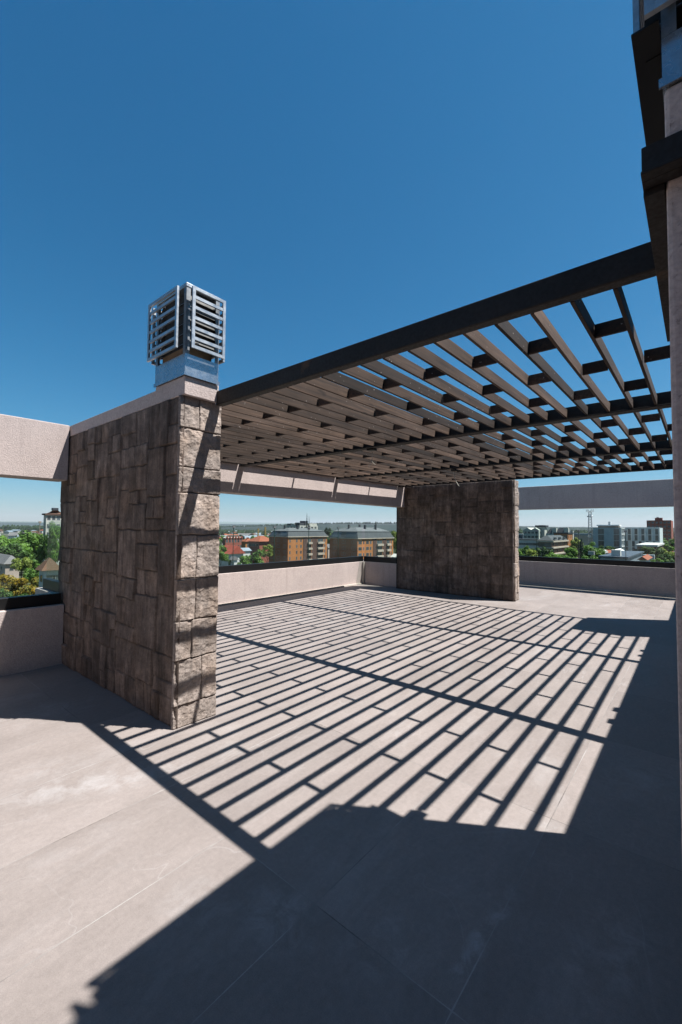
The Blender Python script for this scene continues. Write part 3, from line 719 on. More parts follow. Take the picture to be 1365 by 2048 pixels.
def trunk_mesh(seed):
    rndl = random.Random(seed); q = MB(); q.bar((0, 0, 0), (0.01, 0, 0.6), 0.035, 7, 0.022); q.bar((0.01, 0, 0.6), (0, .01, 1.0), 0.022, 6, 0.008)
    for i in range(6):
        a = rndl.uniform(0, 6.28); z = rndl.uniform(.4, .75); q.bar((0.01, 0, z), (.28*math.cos(a), .28*math.sin(a), z+rndl.uniform(.12, .25)), .013, 5, .004)
    return q.mesh("trunk", M['bark'])
TRUNK = [trunk_mesh(i) for i in range(3)]
trn = random.Random(77)
def tree(px, ytop, hw, D, kind, leaf, label, group=None, hfac=1.05, name=None):
    x, y = at(px, D); zt = zat(px, ytop, D); width = 2*hw/F_PX*D*0.92; H = zt-GZ
    ch = min(H*0.93, width*hfac)
    if kind == 'cone': ch = H*0.93
    o = empty(name or ("conifer_tree" if kind == 'cone' else "broadleaf_tree"), (x, y, GZ), trn.uniform(0, 6.28)); tag(o, label, "tree", group)
    i = trn.randrange(4 if kind == 'round' else 2)
    c = link("crown", CROWN[kind, i, leaf], o, (0, 0, H-ch)); c.scale = (width, width, ch)
    t_ = link("trunk", TRUNK[i % 3], o); s_ = min(width*0.9, H*.8); t_.scale = (s_, s_, (H-ch*0.45))
    return o
G1 = "leafy trees filling the left opening"
for a in ((20, 1067, 26, 265), (64, 1060, 30, 268), (102, 1062, 26, 262), (-8, 1074, 28, 258), (34, 1074, 26, 225), (-70, 1076, 40, 235), (-30, 1070, 34, 245), (4, 1070, 26, 240), (42, 1063, 28, 252), (84, 1061, 27, 250), (112, 1065, 24, 246), (18, 1084, 26, 215), (66, 1086, 26, 216), (100, 1088, 24, 214), (-30, 1092, 30, 205)):
    tree(*a, 'round', 'green' if a[3] > 220 else 'deep', "tall green tree in the dense grove left of the near stone wall", G1)
tree(97, 1043, 15, 150, 'round', 'deep', "tall dark tree hiding the foot of the turret roofed block", None, 2.6)
tree(112, 1041, 16, 140, 'round', 'green', "tall tree against the edge of the near stone wall, below the turret roof", None, 2.6)
tree(47, 1104, 16, 185, 'round', 'lime', "pale yellow green tree behind the grey roofed house at the left", None)
tree(72, 1122, 18, 165, 'round', 'green', "bright green round tree between the orange blossom and the near stone wall", None)
tree(10, 1130, 30, 112, 'round', 'gold', "orange blossoming tree in front of the grey roofed house at the left edge", None)
tree(58, 1134, 30, 110, 'round', 'gold', "orange blossoming tree just left of the near stone wall, above the black rail", None)
tree(-40, 1140, 32, 110, 'round', 'gold', "orange blossoming tree beyond the left edge of the photo", None)
tree(30, 1168, 26, 95, 'round', 'deep', "low dark green tree under the two orange blossoming trees", None)
tree(444, 1090, 17, 130, 'round', 'green', "dense green tree beside the near stone wall, in front of the red roofed house", None)
tree(506, 1093, 27, 150, 'round', 'green', "broad green tree in front of the left orange apartment block", None)
tree(536, 1088, 14, 165, 'round', 'lime', "pale green tree touching the left orange apartment block", None)
tree(470, 1114, 16, 120, 'round', 'deep', "low olive tree below the white walled house with the red roof", None)
G2 = "trees beyond the long brick school"
for a in ((452, 1064, 13, 430), (520, 1066, 14, 430), (540, 1067, 14, 425), (500, 1068, 13, 430), (430, 1066, 14, 420)):
    tree(*a, 'round', 'green', "green tree beyond the roofs of the long brick school", G2)
tree(483, 1063, 8, 400, 'round', 'dark', "dark round evergreen beyond the roofs of the long brick school", None, 1.5)
tree(656, 1048, 8, 300, 'round', 'dark', "dark domed evergreen in the gap between the two orange apartment blocks", None, 1.7)
tree(659, 1064, 8, 260, 'round', 'green', "light green tree in the gap between the two orange apartment blocks", None, 1.6)
tree(614, 1026, 5, 305, 'cone', 'dark', "tall thin spruce in front of the pale hotel, the taller of two", None)
tree(618.5, 1033, 4.5, 300, 'cone', 'dark', "thin spruce in front of the pale hotel, the shorter of two", None)
tree(752, 1043, 10, 330, 'cone', 'dark', "dark broad conifer behind the roof of the right orange apartment block", None)
tree(790, 1046, 14, 235, 'round', 'lime', "tall pale green tree between the right orange block and the far stone wall", None, 2.2)
tree(801, 1075, 12, 220, 'round', 'green', "green tree low beside the far stone wall and the right orange block", None, 1.7)
G3 = "leafy trees below the right opening"
for a in ((1046, 1088, 13, 150, 'green'), (1082, 1104, 20, 128, 'green'), (1058, 1108, 18, 122, 'green'), (1110, 1104, 17, 130, 'green'), (1028, 1096, 16, 140, 'green'),
          (1132, 1100, 17, 150, 'green'), (1140, 1094, 14, 165, 'green'), (1185, 1090, 24, 165, 'green'), (1200, 1106, 22, 135, 'green'), (1160, 1106, 20, 135, 'green')):
    tree(*a[:4], 'round', a[4], "leafy green tree above the black rail at the right, in front of the town blocks", G3)
tree(1064, 1096, 14, 148, 'round', 'lime', "yellow flowering round tree between the far stone wall and the brown balconied block", None, 0.85)
tree(1072, 1089, 11, 170, 'round', 'deep', "dark green tree in front of the left corner of the brown balconied block", None)
tree(1094, 1090, 12, 160, 'round', 'deep', "dark green round tree in front of the brown balconied block", None)
tree(1152, 1072, 14, 205, 'round', 'lime', "tall light green tree right of the orange brick block", None, 1.5)
tree(1163, 1078, 22, 175, 'cone', 'dark', "dark layered cedar left of the lattice mast", None)
tree(1176, 1080, 14, 190, 'round', 'green', "bushy green tree at the foot of the lattice mast", None)
tree(1207, 1084, 12, 200, 'round', 'deep', "green tree before the left concrete wall of the grey office block", None)
tree(1220, 1086, 9, 205, 'round', 'deep', "small brownish green tree before the dark glass bay of the grey office block", None)
tree(1262, 1097, 13, 190, 'round', 'lime', "yellow green bushy tree below the right half of the grey office block", None, 0.8)
tree(1312, 1086, 13, 200, 'round', 'deep', "round olive tree right of the low flat roofed shed", None)
tree(1292, 1091, 10, 200, 'round', 'deep', "smaller olive tree in front of the low flat roofed shed", None)
tree(1338, 1072, 16, 330, 'round', 'green', "bright green tree at the foot of the brick tower", None, 0.8)
tree(1326, 1074, 10, 330, 'round', 'green', "green tree between the grey office block and the brick tower", None, 0.8)
G4 = "scrubby trees along the lane at the right"
for a in ((1335, 1092, 15, 230, 'lime'), (1345, 1100, 14, 190, 'lime'), (1328, 1104, 13, 170, 'deep'), (1348, 1112, 14, 150, 'lime'), (1312, 1114, 14, 140, 'green'), (1338, 1118, 10, 140, 'deep'), (1362, 1098, 16, 180, 'lime'), (1375, 1084, 18, 260, 'green')):
    tree(*a[:4], 'round', a[4], "scrubby tree beside the lane, left of the plaster column", G4, 0.9)

# ---- buildings
BW = {}
def cmat(k, c, rough=0.85, var=0.12, sc=0.4):
    if k not in BW: BW[k] = simple(k, c, rough, var, sc)
    return BW[k]
cmat('orange brick', (0.50, 0.20, 0.065)); cmat('brown brick', (0.12, 0.07, 0.055)); cmat('shade brick', (0.44, 0.14, 0.06)); cmat('slate', (0.075, 0.085, 0.092), 0.75); cmat('slate top', (0.14, 0.15, 0.155), 0.75)
cmat('slab', (0.55, 0.47, 0.38)); cmat('red brick', (0.34, 0.10, 0.065)); cmat('red roof', (0.36, 0.075, 0.045)); cmat('red tile', (0.33, 0.10, 0.05)); cmat('white wall', (0.68, 0.67, 0.64))
cmat('grey roof', (0.20, 0.19, 0.19)); cmat('pink wall', (0.55, 0.44, 0.38)); cmat('sage', (0.50, 0.54, 0.48)); cmat('pale', (0.60, 0.58, 0.52)); cmat('dark roof', (0.05, 0.055, 0.065), 0.6)
cmat('concrete', (0.46, 0.54, 0.57)); cmat('pale fin', (0.9, 0.92, 0.9)); cmat('zinc', (0.30, 0.35, 0.40), 0.4); cmat('brown roof', (0.16, 0.085, 0.05)); cmat('blue roof', (0.075, 0.10, 0.13), 0.6); cmat('pale concrete', (0.72, 0.78, 0.80))
cmat('yellow', (0.45, 0.28, 0.05)); cmat('mast grey', (0.42, 0.42, 0.42), 0.5); cmat('tan', (0.40, 0.32, 0.25)); cmat('brown wall', (0.26, 0.16, 0.11)); cmat('frame', (0.3, 0.29, 0.27))
def wglass():
    t = NT("window glass"); p_ = t.coord(); oi = t.n("ShaderNodeObjectInfo")
    t.col(t.scale_col((0.035, 0.045, 0.05), t.ramp(oi.outputs['Random'], 0, 1, 0.5, 2.2))); t.rough(0.08); t.b.inputs['Specular IOR Level'].default_value = 0.6; return t.m
BW['pane'] = wglass()
WIN = {}
def window(root, face, s, z, wd, ht, mats=('frame', 'pane'), name="window", proud=0.05):
    """face 'l': plane y=0 running along -x; face 'r': plane x=0 running along +y (root's local axes)"""
    key = (face, round(wd, 2), round(ht, 2), mats)
    if key not in WIN:
        q = MB(); f = 0.09
        def bx(a0, a1, z0, z1, d):
            if face == 'l': q.box(a0, a1, -d, 0.05, z0, z1)
            else: q.box(-0.05, d, a0, a1, z0, z1)
        q.c = 0; bx(0, wd, 0, f, proud); bx(0, wd, ht-f, ht, proud); bx(0, f, f+.001, ht-f-.001, proud); bx(wd-f, wd, f+.001, ht-f-.001, proud)
        if wd > 1.6: bx(wd/2-.04, wd/2+.04, f+.001, ht-f-.001, proud)
        q.c = 1; bx(f+.001, wd-f-.001, f+.001, ht-f-.001, proud*0.45)
        WIN[key] = q.mesh(name, [BW[mats[0]], BW[mats[1]]])
    return link(name, WIN[key], root, (-s-wd, 0, z) if face == 'l' else (0, s, z))
def block(name, label, cat, pxl, pxc, pxr, D, ztop_y, wall, rot=0.0, group=None, z1=None):
    """box building from its three visible vertical edges; returns root, left length, right length, wall height"""
    cx, cy = at(pxc, D); c, s = math.cos(rot), math.sin(rot)
    def inter(px, dx, dy):
        a, b = hdir(px); det = dx*(-b)+a*dy
        return (-cx*(-b)+a*(-cy))/det
    Ll = abs(inter(pxl, -c, -s)) if pxl is not None else 10; Lr = abs(inter(pxr, -s, c)) if pxr is not None else 10
    h = (zat(pxc, ztop_y, D) if z1 is None else z1)-GZ
    r = empty(name, (cx, cy, GZ), rot); tag(r, label, cat, group)
    box("wall", BW[wall], (-Ll, 0, 0, Lr, 0, h), r)
    return r, Ll, Lr, h
def zl(px, py, D): return zat(px, py, D)-GZ

def hip(root, x0, x1, y0, y1, z0, z1, inset, mat, name="roof", ov=0.4):
    ov_b = [(x0-ov, y0-ov, z0), (x1+ov, y0-ov, z0), (x1+ov, y1+ov, z0), (x0-ov, y1+ov, z0)]
    i = inset
    t = [(x0+i, y0+i, z1), (x1-i, y0+i, z1), (x1-i, y1-i, z1), (x0+i, y1-i, z1)]
    return MB().hull(ov_b, t).build(name, BW[mat], root)
def gable(root, x0, x1, y0, y1, z0, z1, mat, axis='x', ov=0.4, name="roof"):
    q = MB()
    if axis == 'x':
        ym = (y0+y1)/2; q.add([(x0-ov, y0-ov, z0), (x1+ov, y0-ov, z0), (x1+ov, y1+ov, z0), (x0-ov, y1+ov, z0), (x0-ov, ym, z1), (x1+ov, ym, z1)], [(0,3,2,1),(0,1,5,4),(2,3,4,5),(1,2,5),(3,0,4)])
    else:
        xm = (x0+x1)/2; q.add([(x0-ov, y0-ov, z0), (x1+ov, y0-ov, z0), (x1+ov, y1+ov, z0), (x0-ov, y1+ov, z0), (xm, y0-ov, z1), (xm, y1+ov, z1)], [(0,3,2,1),(1,2,5,4),(3,0,4,5),(0,1,4),(2,3,5)])
    return q.build(name, BW[mat], root)

# two orange apartment blocks with mansard roofs
def apartment(label, pxl, pxc, pxr, D, eave, mtop, ridge_y, variant):
    r, Ll, Lr, h = block("apartment_block", label, "apartment block", pxl, pxc, pxr, D, eave, 'orange brick')
    z2 = zl(pxc, mtop, D); z3 = zl(pxc, ridge_y, D); i1 = 1.7
    MB().hull([(-Ll-.5, -.5, h+.002), (.5, -.5, h+.002), (.5, Lr+.5, h+.002), (-Ll-.5, Lr+.5, h+.002)], [(-Ll-.5, -.5, h+.35), (.5, -.5, h+.35), (.5, Lr+.5, h+.35), (-Ll-.5, Lr+.5, h+.35)]).build("cornice", BW['slab'], r)
    MB().hull([(-Ll-.3, -.3, h+.352), (.3, -.3, h+.352), (.3, Lr+.3, h+.352), (-Ll-.3, Lr+.3, h+.352)], [(-Ll+i1, i1*.6, z2), (-i1*.6, i1*.6, z2), (-i1*.6, Lr-i1, z2), (-Ll+i1, Lr-i1, z2)]).build("mansard_roof", BW['slate'], r)
    rf = MB().hull([(-Ll+i1-.3, i1*.6-.3, z2+.002), (-i1*.6+.3, i1*.6-.3, z2+.002), (-i1*.6+.3, Lr-i1+.3, z2+.002), (-Ll+i1-.3, Lr-i1+.3, z2+.002)], [(-Ll+6, 5, z3), (-5, 5, z3), (-5, Lr-7, z3), (-Ll+6, Lr-7, z3)]).build("roof", BW['slate top'], r)
    for (a, b, hh) in ((-Ll*.5, 4, 1.6), (-3.5, Lr*.35, 1.5), (-3, Lr*.62, 1.7), (-Ll*.6, Lr*.5, 1.8)):
        box("chimney", BW['dark roof'], (a-.4, a+.4, b-.4, b+.4, z2+.3, z3+hh*.75), rf)
    FH = 2.75; nf = int((h-0.6)/FH)+1
    box("brick_panel", BW['shade brick'], (-Ll+.01, -.01, -.10, -.003, 0, h-.01), r)  # added sheet whose tone imitates shade on this end wall
    # brown brick strips on the sunlit side
    strips = ((Lr*.36, Lr*.46), (Lr*.58, Lr*.72)) if variant == 0 else ((Lr*.40, Lr*.50), (Lr*.68, Lr*.78))
    for a, b in strips: box("brick_panel", BW['brown brick'], (0.003, 0.12, a, b, 0, h-.01), r)
    for f in range(nf):
        z = h-0.5-FH*(f+1)+0.95
        if z < 0.4: break
        for s in (Ll*.08, Ll*.42, Ll*.74): window(r, 'l', s, z, 2.0, 1.55, proud=.16)
        wy = ((Lr*.03, .8), (Lr*.19, .9), (Lr*.29, 1.0)) if variant == 0 else ((Lr*.02, 2.4), (Lr*.14, .9), (Lr*.22, 2.0), (Lr*.32, 1.2))
        for s, wd in wy: window(r, 'r', s, z-.1, wd, 1.5)
        for (a, b) in ((strips[0][1]+.1, strips[1][0]-.1), (strips[1][1]+.1, Lr*.9)):
            window(r, 'r', a+.2, z-.25, (b-a)-.4, 1.65)
            box("balcony", BW['slab'], (0.004, 0.85, a+.02, b-.02, z-1.15, z-.18), r)
        window(r, 'r', Lr*.92, z-.1, 0.9, 1.4)
    # dark skylights in the mansard
    for a, b in ((0.06, .42), (.6, .92)):
        f0, f1 = 0.12, 0.88; q = MB()
        def sl_(x, f): yy = -.3+(i1*.6+.3)*f; zz = h+.352+(z2-h-.352)*f; return (x, yy-.06, zz)
        x0, x1 = -Ll*b, -Ll*a
        q.add([sl_(x0, f0), sl_(x1, f0), sl_(x1, f1), sl_(x0, f1)]+[tuple(np.add(sl_(x, f), (0, .05, -.03))) for x, f in ((x0, f0), (x1, f0), (x1, f1), (x0, f1))], [(0,1,2,3),(7,6,5,4),(0,4,5,1),(1,5,6,2),(2,6,7,3),(3,7,4,0)])
        q.build("skylight", BW['pane'], r)
    return r
apartment("left one of two orange brick apartment blocks with a grey mansard roof", 539, 577, 655, 200, 1074.5, 1062, 1055.5, 0)
apartment("orange brick apartment block with grey mansard roof, the one beside the far stone wall", 660, 716, 787, 190, 1078, 1063, 1054.5, 1)

# pale hotel with stepped dark roof behind the left block
r, Ll, Lr, h = block("hotel", "pale stepped building with dark roof blocks rising behind the left orange apartment block", "building", 573, 600, 636, 340, 1051, 'pale')
for i, (a, b, y0, t_) in enumerate(((-.98, -.70, 0.5, 1047), (-.66, -.40, .2, 1047.5), (-.36, -.05, .3, 1045))):
    box("roof_block", BW['dark roof' if i != 1 else 'pale'], (Ll*a, Ll*b, y0, 9, h+.002, zl(590, t_, 340)), r)
box("penthouse", BW['dark roof'], (-6, -0.3, 6, Lr*.45, h+.004, zl(605, 1041.5, 340)), r); box("roof_block", BW['pale'], (-7, -.4, Lr*.5, Lr*.97, h+.004, zl(620, 1046.5, 340)), r)
for z in (h-2.4, h-5.4, h-8.4):
    for i in range(4): window(r, 'l', Ll*(.08+.23*i), z, 2.2, 1.6)
    for i in range(5): window(r, 'r', Lr*(.05+.19*i), z, 2.4, 1.6)

# long brick school with red roofs
r, Ll, Lr, h = block("brick_school", "long dark red brick school with a flat pale roof and arched parapet", "building", 446, 452, 486, 250, 1076, 'red brick')
q = MB()
for i in range(6):
    a = Lr*(i/6+.02); b = Lr*((i+1)/6-.02); m_ = (a+b)/2
    q.hull([(0.01, a, h+.002), (.5, a, h+.002), (.5, b, h+.002), (.01, b, h+.002)], [(0.01, a+(m_-a)*.5, h+1.0), (.5, a+(m_-a)*.5, h+1.0), (.5, b-(b-m_)*.5, h+1.0), (.01, b-(b-m_)*.5, h+1.0)])
q.build("parapet", BW['red brick'], r)
hip(r, -Ll, -.6, 0, Lr, h+.003, h+1.6, 2.0, 'pale', "roof", 0.0)
for f in range(3):
    for i in range(6): window(r, 'r', Lr*(i/6+.03), h-2.6-3.2*f, Lr/6-2*Lr*.03, 1.7)
r, Ll, Lr, h = block("brick_school_wing", "dark brick wing with a large red hipped roof beside the left orange apartment block", "building", 498, 520, 548, 225, 1083, 'red brick')
hip(r, -Ll, 0, 0, Lr, h+.002, zl(520, 1072, 225), min(Ll, Lr)*.42, 'red tile', "roof", 0.9)
for i in range(3): window(r, 'l', Ll*(.1+.3*i), h-2.6, 2.4, 1.4)
r, Ll, Lr, h = block("school_link", "low orange walled link with a red roof between the brick school and its hipped wing", "building", 484, 492, 508, 242, 1083, 'orange brick')
hip(r, -Ll, 0, 0, Lr, h+.002, zl(492, 1075, 242), 2.5, 'red tile', "roof", 0.6)
window(r, 'r', Lr*.2, h-3.0, 3.0, 1.6)
r, Ll, Lr, h = block("house", "white walled house with a bright red roof beside the near stone wall", "house", 440, 462, 488, 165, 1108, 'white wall')
gable(r, -Ll, 0, 0, Lr, h+.002, zl(462, 1091.5, 165), 'red roof', 'x', 0.7); window(r, 'l', Ll*.2, h-2.4, 1.4, 1.3); window(r, 'r', Lr*.3, h-2.4, 1.4, 1.3)
r, Ll, Lr, h = block("house", "low house with a pale metal roof between the red roof and the broad green tree", "house", 478, 488, 502, 180, 1102, 'white wall')
gable(r, -Ll, 0, 0, Lr, h+.002, zl(488, 1096, 180), 'zinc', 'y', 0.5)
r, Ll, Lr, h = block("shed", "small white shed low above the black rail beside the near stone wall", "shed", 463, 470, 476, 118, 1120, 'white wall')
gable(r, -Ll, 0, 0, Lr, h+.002, h+.9, 'grey roof', 'x', 0.3)
r, Ll, Lr, h = block("house", "pale gabled house end in the gap between the two orange apartment blocks", "house", 652, 657, 663, 250, 1096, 'pink wall')
gable(r, -Ll, 0, 0, Lr, h+.002, zl(657, 1088, 250), 'grey roof', 'y', 0.4)
r, Ll, Lr, h = block("house", "white walled low house at the right foot of the right orange apartment block", "house", 784, 790, 800, 170, 1114, 'white wall')
gable(r, -Ll, 0, 0, Lr, h+.002, zl(790, 1108, 170), 'pale', 'x', 0.4)
for px, top in ((517, 1057), (531, 1054)):
    x, y = at(px, 520); zt = zat(px, top, 520)
    q = MB()
    for a, b in ((-.7, -.7), (.7, -.7), (.7, .7), (-.7, .7)): q.bar((a, b, 0), (a*.8, b*.8, zt-GZ), .28, 5)
    for i in range(9):
        z = (zt-GZ)*i/9; z2_ = (zt-GZ)*(i+1)/9
        for a, b, c_, d_ in ((-.7, -.7, .7, -.7), (.7, -.7, .7, .7), (.7, .7, -.7, .7), (-.7, .7, -.7, -.7)): q.bar((a, b, z), (c_*.9, d_*.9, z2_), .15, 4)
    o = q.build("lattice_tower", BW['yellow'], None, 0, (x, y, GZ)); tag(o, "thin yellow lattice tower beyond the red school roof, %s of the two" % ("left" if px == 517 else "right and taller"), "tower")

# left opening
r, Ll, Lr, h = block("house", "pink walled house with a grey hipped roof among the trees at the left edge", "house", -40, 14, 42, 190, 1128, 'pink wall')
hip(r, -Ll, 0, 0, Lr, h+.002, zl(14, 1112, 190), min(Ll, Lr)*.45, 'grey roof', "roof", 0.7); window(r, 'r', Lr*.3, h-2.4, 1.2, 1.3); window(r, 'l', Ll*.1, h-2.4, 1.2, 1.3)
r, Ll, Lr, h = block("villa", "white villa with brown tiled roof behind the glass beside the near stone wall", "house", 82, 92, 120, 95, 1141, 'white wall')
hip(r, -Ll, 0, 0, Lr, h+.002, zl(92, 1117, 95), min(Ll, Lr)*.45, 'brown roof', "roof", 0.6)
for z in (h-2.2, h-5.0):
    window(r, 'r', Lr*.15, z, 1.5, 1.3); window(r, 'r', Lr*.6, z, 1.5, 1.3); window(r, 'l', Ll*.3, z, 1.2, 1.3)
r, Ll, Lr, h = block("turret_block", "white block with a brown turret roof above the glass beside the near stone wall", "building", 87, 92, 132, 190, 1030, 'pale')
MB().hull([(-Ll-.5, -.5, h+.002), (.5, -.5, h+.002), (.5, Lr+.5, h+.002), (-Ll-.5, Lr+.5, h+.002)], [(-Ll-.5, -.5, h+.6), (.5, -.5, h+.6), (.5, Lr+.5, h+.6), (-Ll-.5, Lr+.5, h+.6)]).build("cornice", BW['brown brick'], r)
hip(r, -Ll, 0, 0, Lr, h+.602, zl(92, 1020, 190), 2.6, 'brown roof', "roof", -.5); box("roof_cap", BW['dark roof'], (-Ll+2.2, -2.2, 2.2, Lr-2.4, zl(92, 1020, 190)+.002, zl(92, 1015, 190)), r)
for z in (h-1.8, h-4.8, h-7.8):
    for i in range(4): window(r, 'r', Lr*(.05+.24*i), z, 1.1, 1.5, ('white wall' if False else 'frame', 'pane'))
    window(r, 'l', Ll*.3, z, 1.1, 1.5)
x, y = at(80, 420); q = MB(); q.bar((0, 0, 0), (0, 0, zat(80, 1045, 420)-GZ), .35, 6, .25); q.box(-.8, .8, -.8, .8, zat(80, 1045, 420)-GZ-.5, zat(80, 1042.5, 420)-GZ)
o = q.build("antenna_pole", BW['tan'], None, 0, (x, y, GZ)); tag(o, "thin red and white antenna pole left of the turret roofed block", "antenna")

# right opening
r, Ll, Lr, h = block("residential_block", "grey green residential block with pale gables right of the far stone wall", "apartment block", 1047, 1078, 1092, 330, 1060, 'sage')
gable(r, -Ll*.98, -Ll*.5, 0, Lr, h+.002, zl(1055, 1055, 330), 'pale', 'y', 0.2, "gable_roof"); gable(r, -Ll*.46, -.2, 0, Lr, h+.003, zl(1072, 1055.5, 330), 'sage', 'y', 0.2, "gable_roof")
for f in range(5):
    for i in range(4): window(r, 'l', Ll*(.06+.24*i), h-2.6-3*f, 1.8, 1.5)
    for i in range(2): window(r, 'r', Lr*(.15+.4*i), h-2.6-3*f, 1.6, 1.5)
x, y = at(1085, 335); r = empty("stair_tower", (x, y, GZ)); tag(r, "pale stair tower with a flat black cap above the grey green block", "tower")
ht = zat(1085, 1054, 335)-GZ; box("wall", BW['pale'], (-3.5, 1.5, 0, 6, 0, ht), r); box("cap", BW['dark roof'], (-4.6, 2.4, -.8, 7, ht+.002, ht+1.2), r); box("penthouse", BW['dark roof'], (-2.6, .6, 1, 5, ht+1.202, zat(1085, 1050.3, 335)-GZ), r)
window(r, 'l', .5, ht-2.5, 1.4, 1.4); window(r, 'l', .5, ht-6, 1.4, 1.4)
r, Ll, Lr, h = block("dark_roof_block", "long block with steep dark slate roofs behind the orange brick block", "building", 1092, 1135, 1146, 310, 1068, 'sage')
for a, b in ((-.98, -.62), (-.58, -.02)): hip(r, Ll*a, Ll*b, .5, Lr-.5, h+.002, zl(1110, 1055.5, 310), 2.2, 'dark roof', "roof", 0.2)
for a in (-.6, -.05): box("gable_end", BW['pale'], (Ll*a-1.3, Ll*a+1.3, -.3, 2.5, 0, zl(1110, 1056, 310)), r)
box("chimney_stack", BW['pale'], (-2.2, -.4, 3, 6, h+.004, zl(1137, 1055, 310)), r)
for f in range(3):
    for i in range(6): window(r, 'l', Ll*(.07+.155*i), h-2.4-3*f, 1.5, 1.4)
r, Ll, Lr, h = block("brick_block", "bright orange brick block with pale corner pier behind the brown balconied block", "building", 1108, 1136, 1146, 265, 1067.5, 'orange brick')
box("roof_slab", BW['dark roof'], (-Ll-.3, .3, -.3, Lr+.3, h+.002, h+.7), r); box("corner_pier", BW['pale'], (-.8, .25, Lr-1.2, Lr+1.0, 0, zl(1146, 1062, 265)), r)
for f in range(3):
    for i in range(3): window(r, 'l', Ll*(.06+.3*i), h-2.5-2.9*f, 1.6, 1.5)
    for i in range(2): window(r, 'r', Lr*(.12+.42*i), h-2.5-2.9*f, 1.4, 1.6)
r, Ll, Lr, h = block("balcony_block", "brown block with pale balcony bands and a grey mansard roof among the green trees", "building", 1077, 1104, 1134, 215, 1081, 'brown wall')
hip(r, -Ll, 0, 0, Lr, h+.002, zl(1104, 1071, 215), 2.4, 'slate', "roof", 0.3)
for f in range(4):
    z = h-.3-2.85*f
    if z < 1: break
    q = MB(); q.box(-Ll-.9, .9, -.9, -.005, z-.5, z+.15); q.box(.005, .9, .0, Lr+.6, z-.5, z+.15); q.build("balcony", BW['slab'], r)
    for i in range(4): window(r, 'l', Ll*(.05+.24*i), z-2.3, 1.9, 1.6)
    for i in range(4): window(r, 'r', Lr*(.06+.24*i), z-2.3, 1.6, 1.6)
for i in range(3): window(r, 'r', Lr*(.1+.3*i), h+.4, 1.8, 1.0, name="dormer_window", proud=0.9)
r, Ll, Lr, h = block("white_hall", "long low white hall between the far stone wall and the brown balconied block", "building", 1036, 1078, 1082, 230, 1080.5, 'white wall')
box("roof_slab", BW['grey roof'], (-Ll-.3, .3, -.3, Lr+.3, h+.002, h+.5), r)
for i in range(5): window(r, 'l', Ll*(.08+.18*i), h-2.6, 2.2, 1.2)
r, Ll, Lr, h = block("blue_warehouse", "small pale warehouse with a blue side right of the far stone wall", "warehouse", 1030, 1046, 1050, 380, 1070, 'blue roof')
box("roof_slab", BW['white wall'], (-Ll-.3, .3, -.3, Lr+.3, h+.002, h+1.2), r)
r, Ll, Lr, h = block("warehouse", "long low pale warehouse behind the lattice mast", "warehouse", 1145, 1184, 1190, 400, 1071, 'pink wall')
box("roof", BW['zinc'], (-Ll-.5, .5, -.5, Lr+.5, h+.002, h+1.6), r)

# lattice mast
x, y = at(1181, 260); r = empty("lattice_mast", (x, y, GZ)); tag(r, "tall grey lattice radio mast with antennas at the top", "mast")
Hm = zat(1181, 1021, 260)-GZ; q = MB(); n = 22
def hw_(z): return 1.3-0.75*z/Hm
for a, b in ((-1, -1), (1, -1), (1, 1), (-1, 1)): q.bar((a*1.3, b*1.3, 0), (a*.55, b*.55, Hm), .13, 5, .09)
for i in range(n):
    z0, z1 = Hm*i/n, Hm*(i+1)/n; w0, w1 = hw_(z0), hw_(z1)
    for a, b, c_, d_ in ((-1, -1, 1, -1), (1, -1, 1, 1), (1, 1, -1, 1), (-1, 1, -1, -1)):
        q.bar((a*w0, b*w0, z0), (c_*w1, d_*w1, z1), .055, 4); q.bar((c_*w0, d_*w0, z0), (a*w1, b*w1, z1), .055, 4)
q.build("lattice", BW['mast grey'], r)
q = MB()
for k in range(6):
    a = k*math.pi/3; q.bar((.3*math.cos(a), .3*math.sin(a), Hm-1), (1.7*math.cos(a), 1.7*math.sin(a), Hm-.4), .05, 4); q.box(1.7*math.cos(a)-.12, 1.7*math.cos(a)+.12, 1.7*math.sin(a)-.12, 1.7*math.sin(a)+.12, Hm-.9, Hm+.6)
for z in (.55, .9):
    for k in range(3): a = k*2.1+z; q.bar((.7*math.cos(a), .7*math.sin(a), Hm*z), (1.3*math.cos(a), 1.3*math.sin(a), Hm*z), .5, 10)
q.build("antenna", BW['pale fin'], r)

# grey office block
r, Ll, Lr, h = block("office_block", "grey concrete and dark glass office block right of the lattice mast", "office block", 1186, 1240, 1247, 250, 1055.5, 'concrete')
for a, b in ((.02, .22), (.58, .80)):
    for f in range(6):
        z = h-.25-3.0*(f+1)
        window(r, 'l', Ll*a+0, z, Ll*(b-a), 2.75, ('frame', 'pane'), "window", 0.06)
q = MB()
for f in range(7): q.box(.005, .7, 0, Lr, h-3.0*f-.35, h-3.0*f)
for s in (.02, .5, .93): q.box(.005, .7, Lr*s, Lr*s+.4, 0, h-.36)
q.build("side_grid", BW['pale fin'], r)
ph = zl(1215, 1049.5, 250); box("penthouse", BW['tan'], (-Ll*.82, -.6, 1.5, 7, h+.002, ph-.6), r); box("penthouse_roof", BW['pale fin'], (-Ll*.86, -.2, .8, 7.6, ph-.598, ph), r); box("lift_shaft", BW['concrete'], (-Ll*.45, -Ll*.37, 3, 6, ph+.002, ph+1.6), r)
r, Ll, Lr, h = block("office_wing", "grey office wing with white fins and staggered dark windows, left of the brick tower", "office block", 1246, 1320, 1326, 262, 1055.5, 'pale concrete')
for i in range(6): box("fin", BW['pale fin'], (-Ll*(.02+.185*i)-.22, -Ll*(.02+.185*i)+.22, -.5, -.004, 0, h+.2), r)
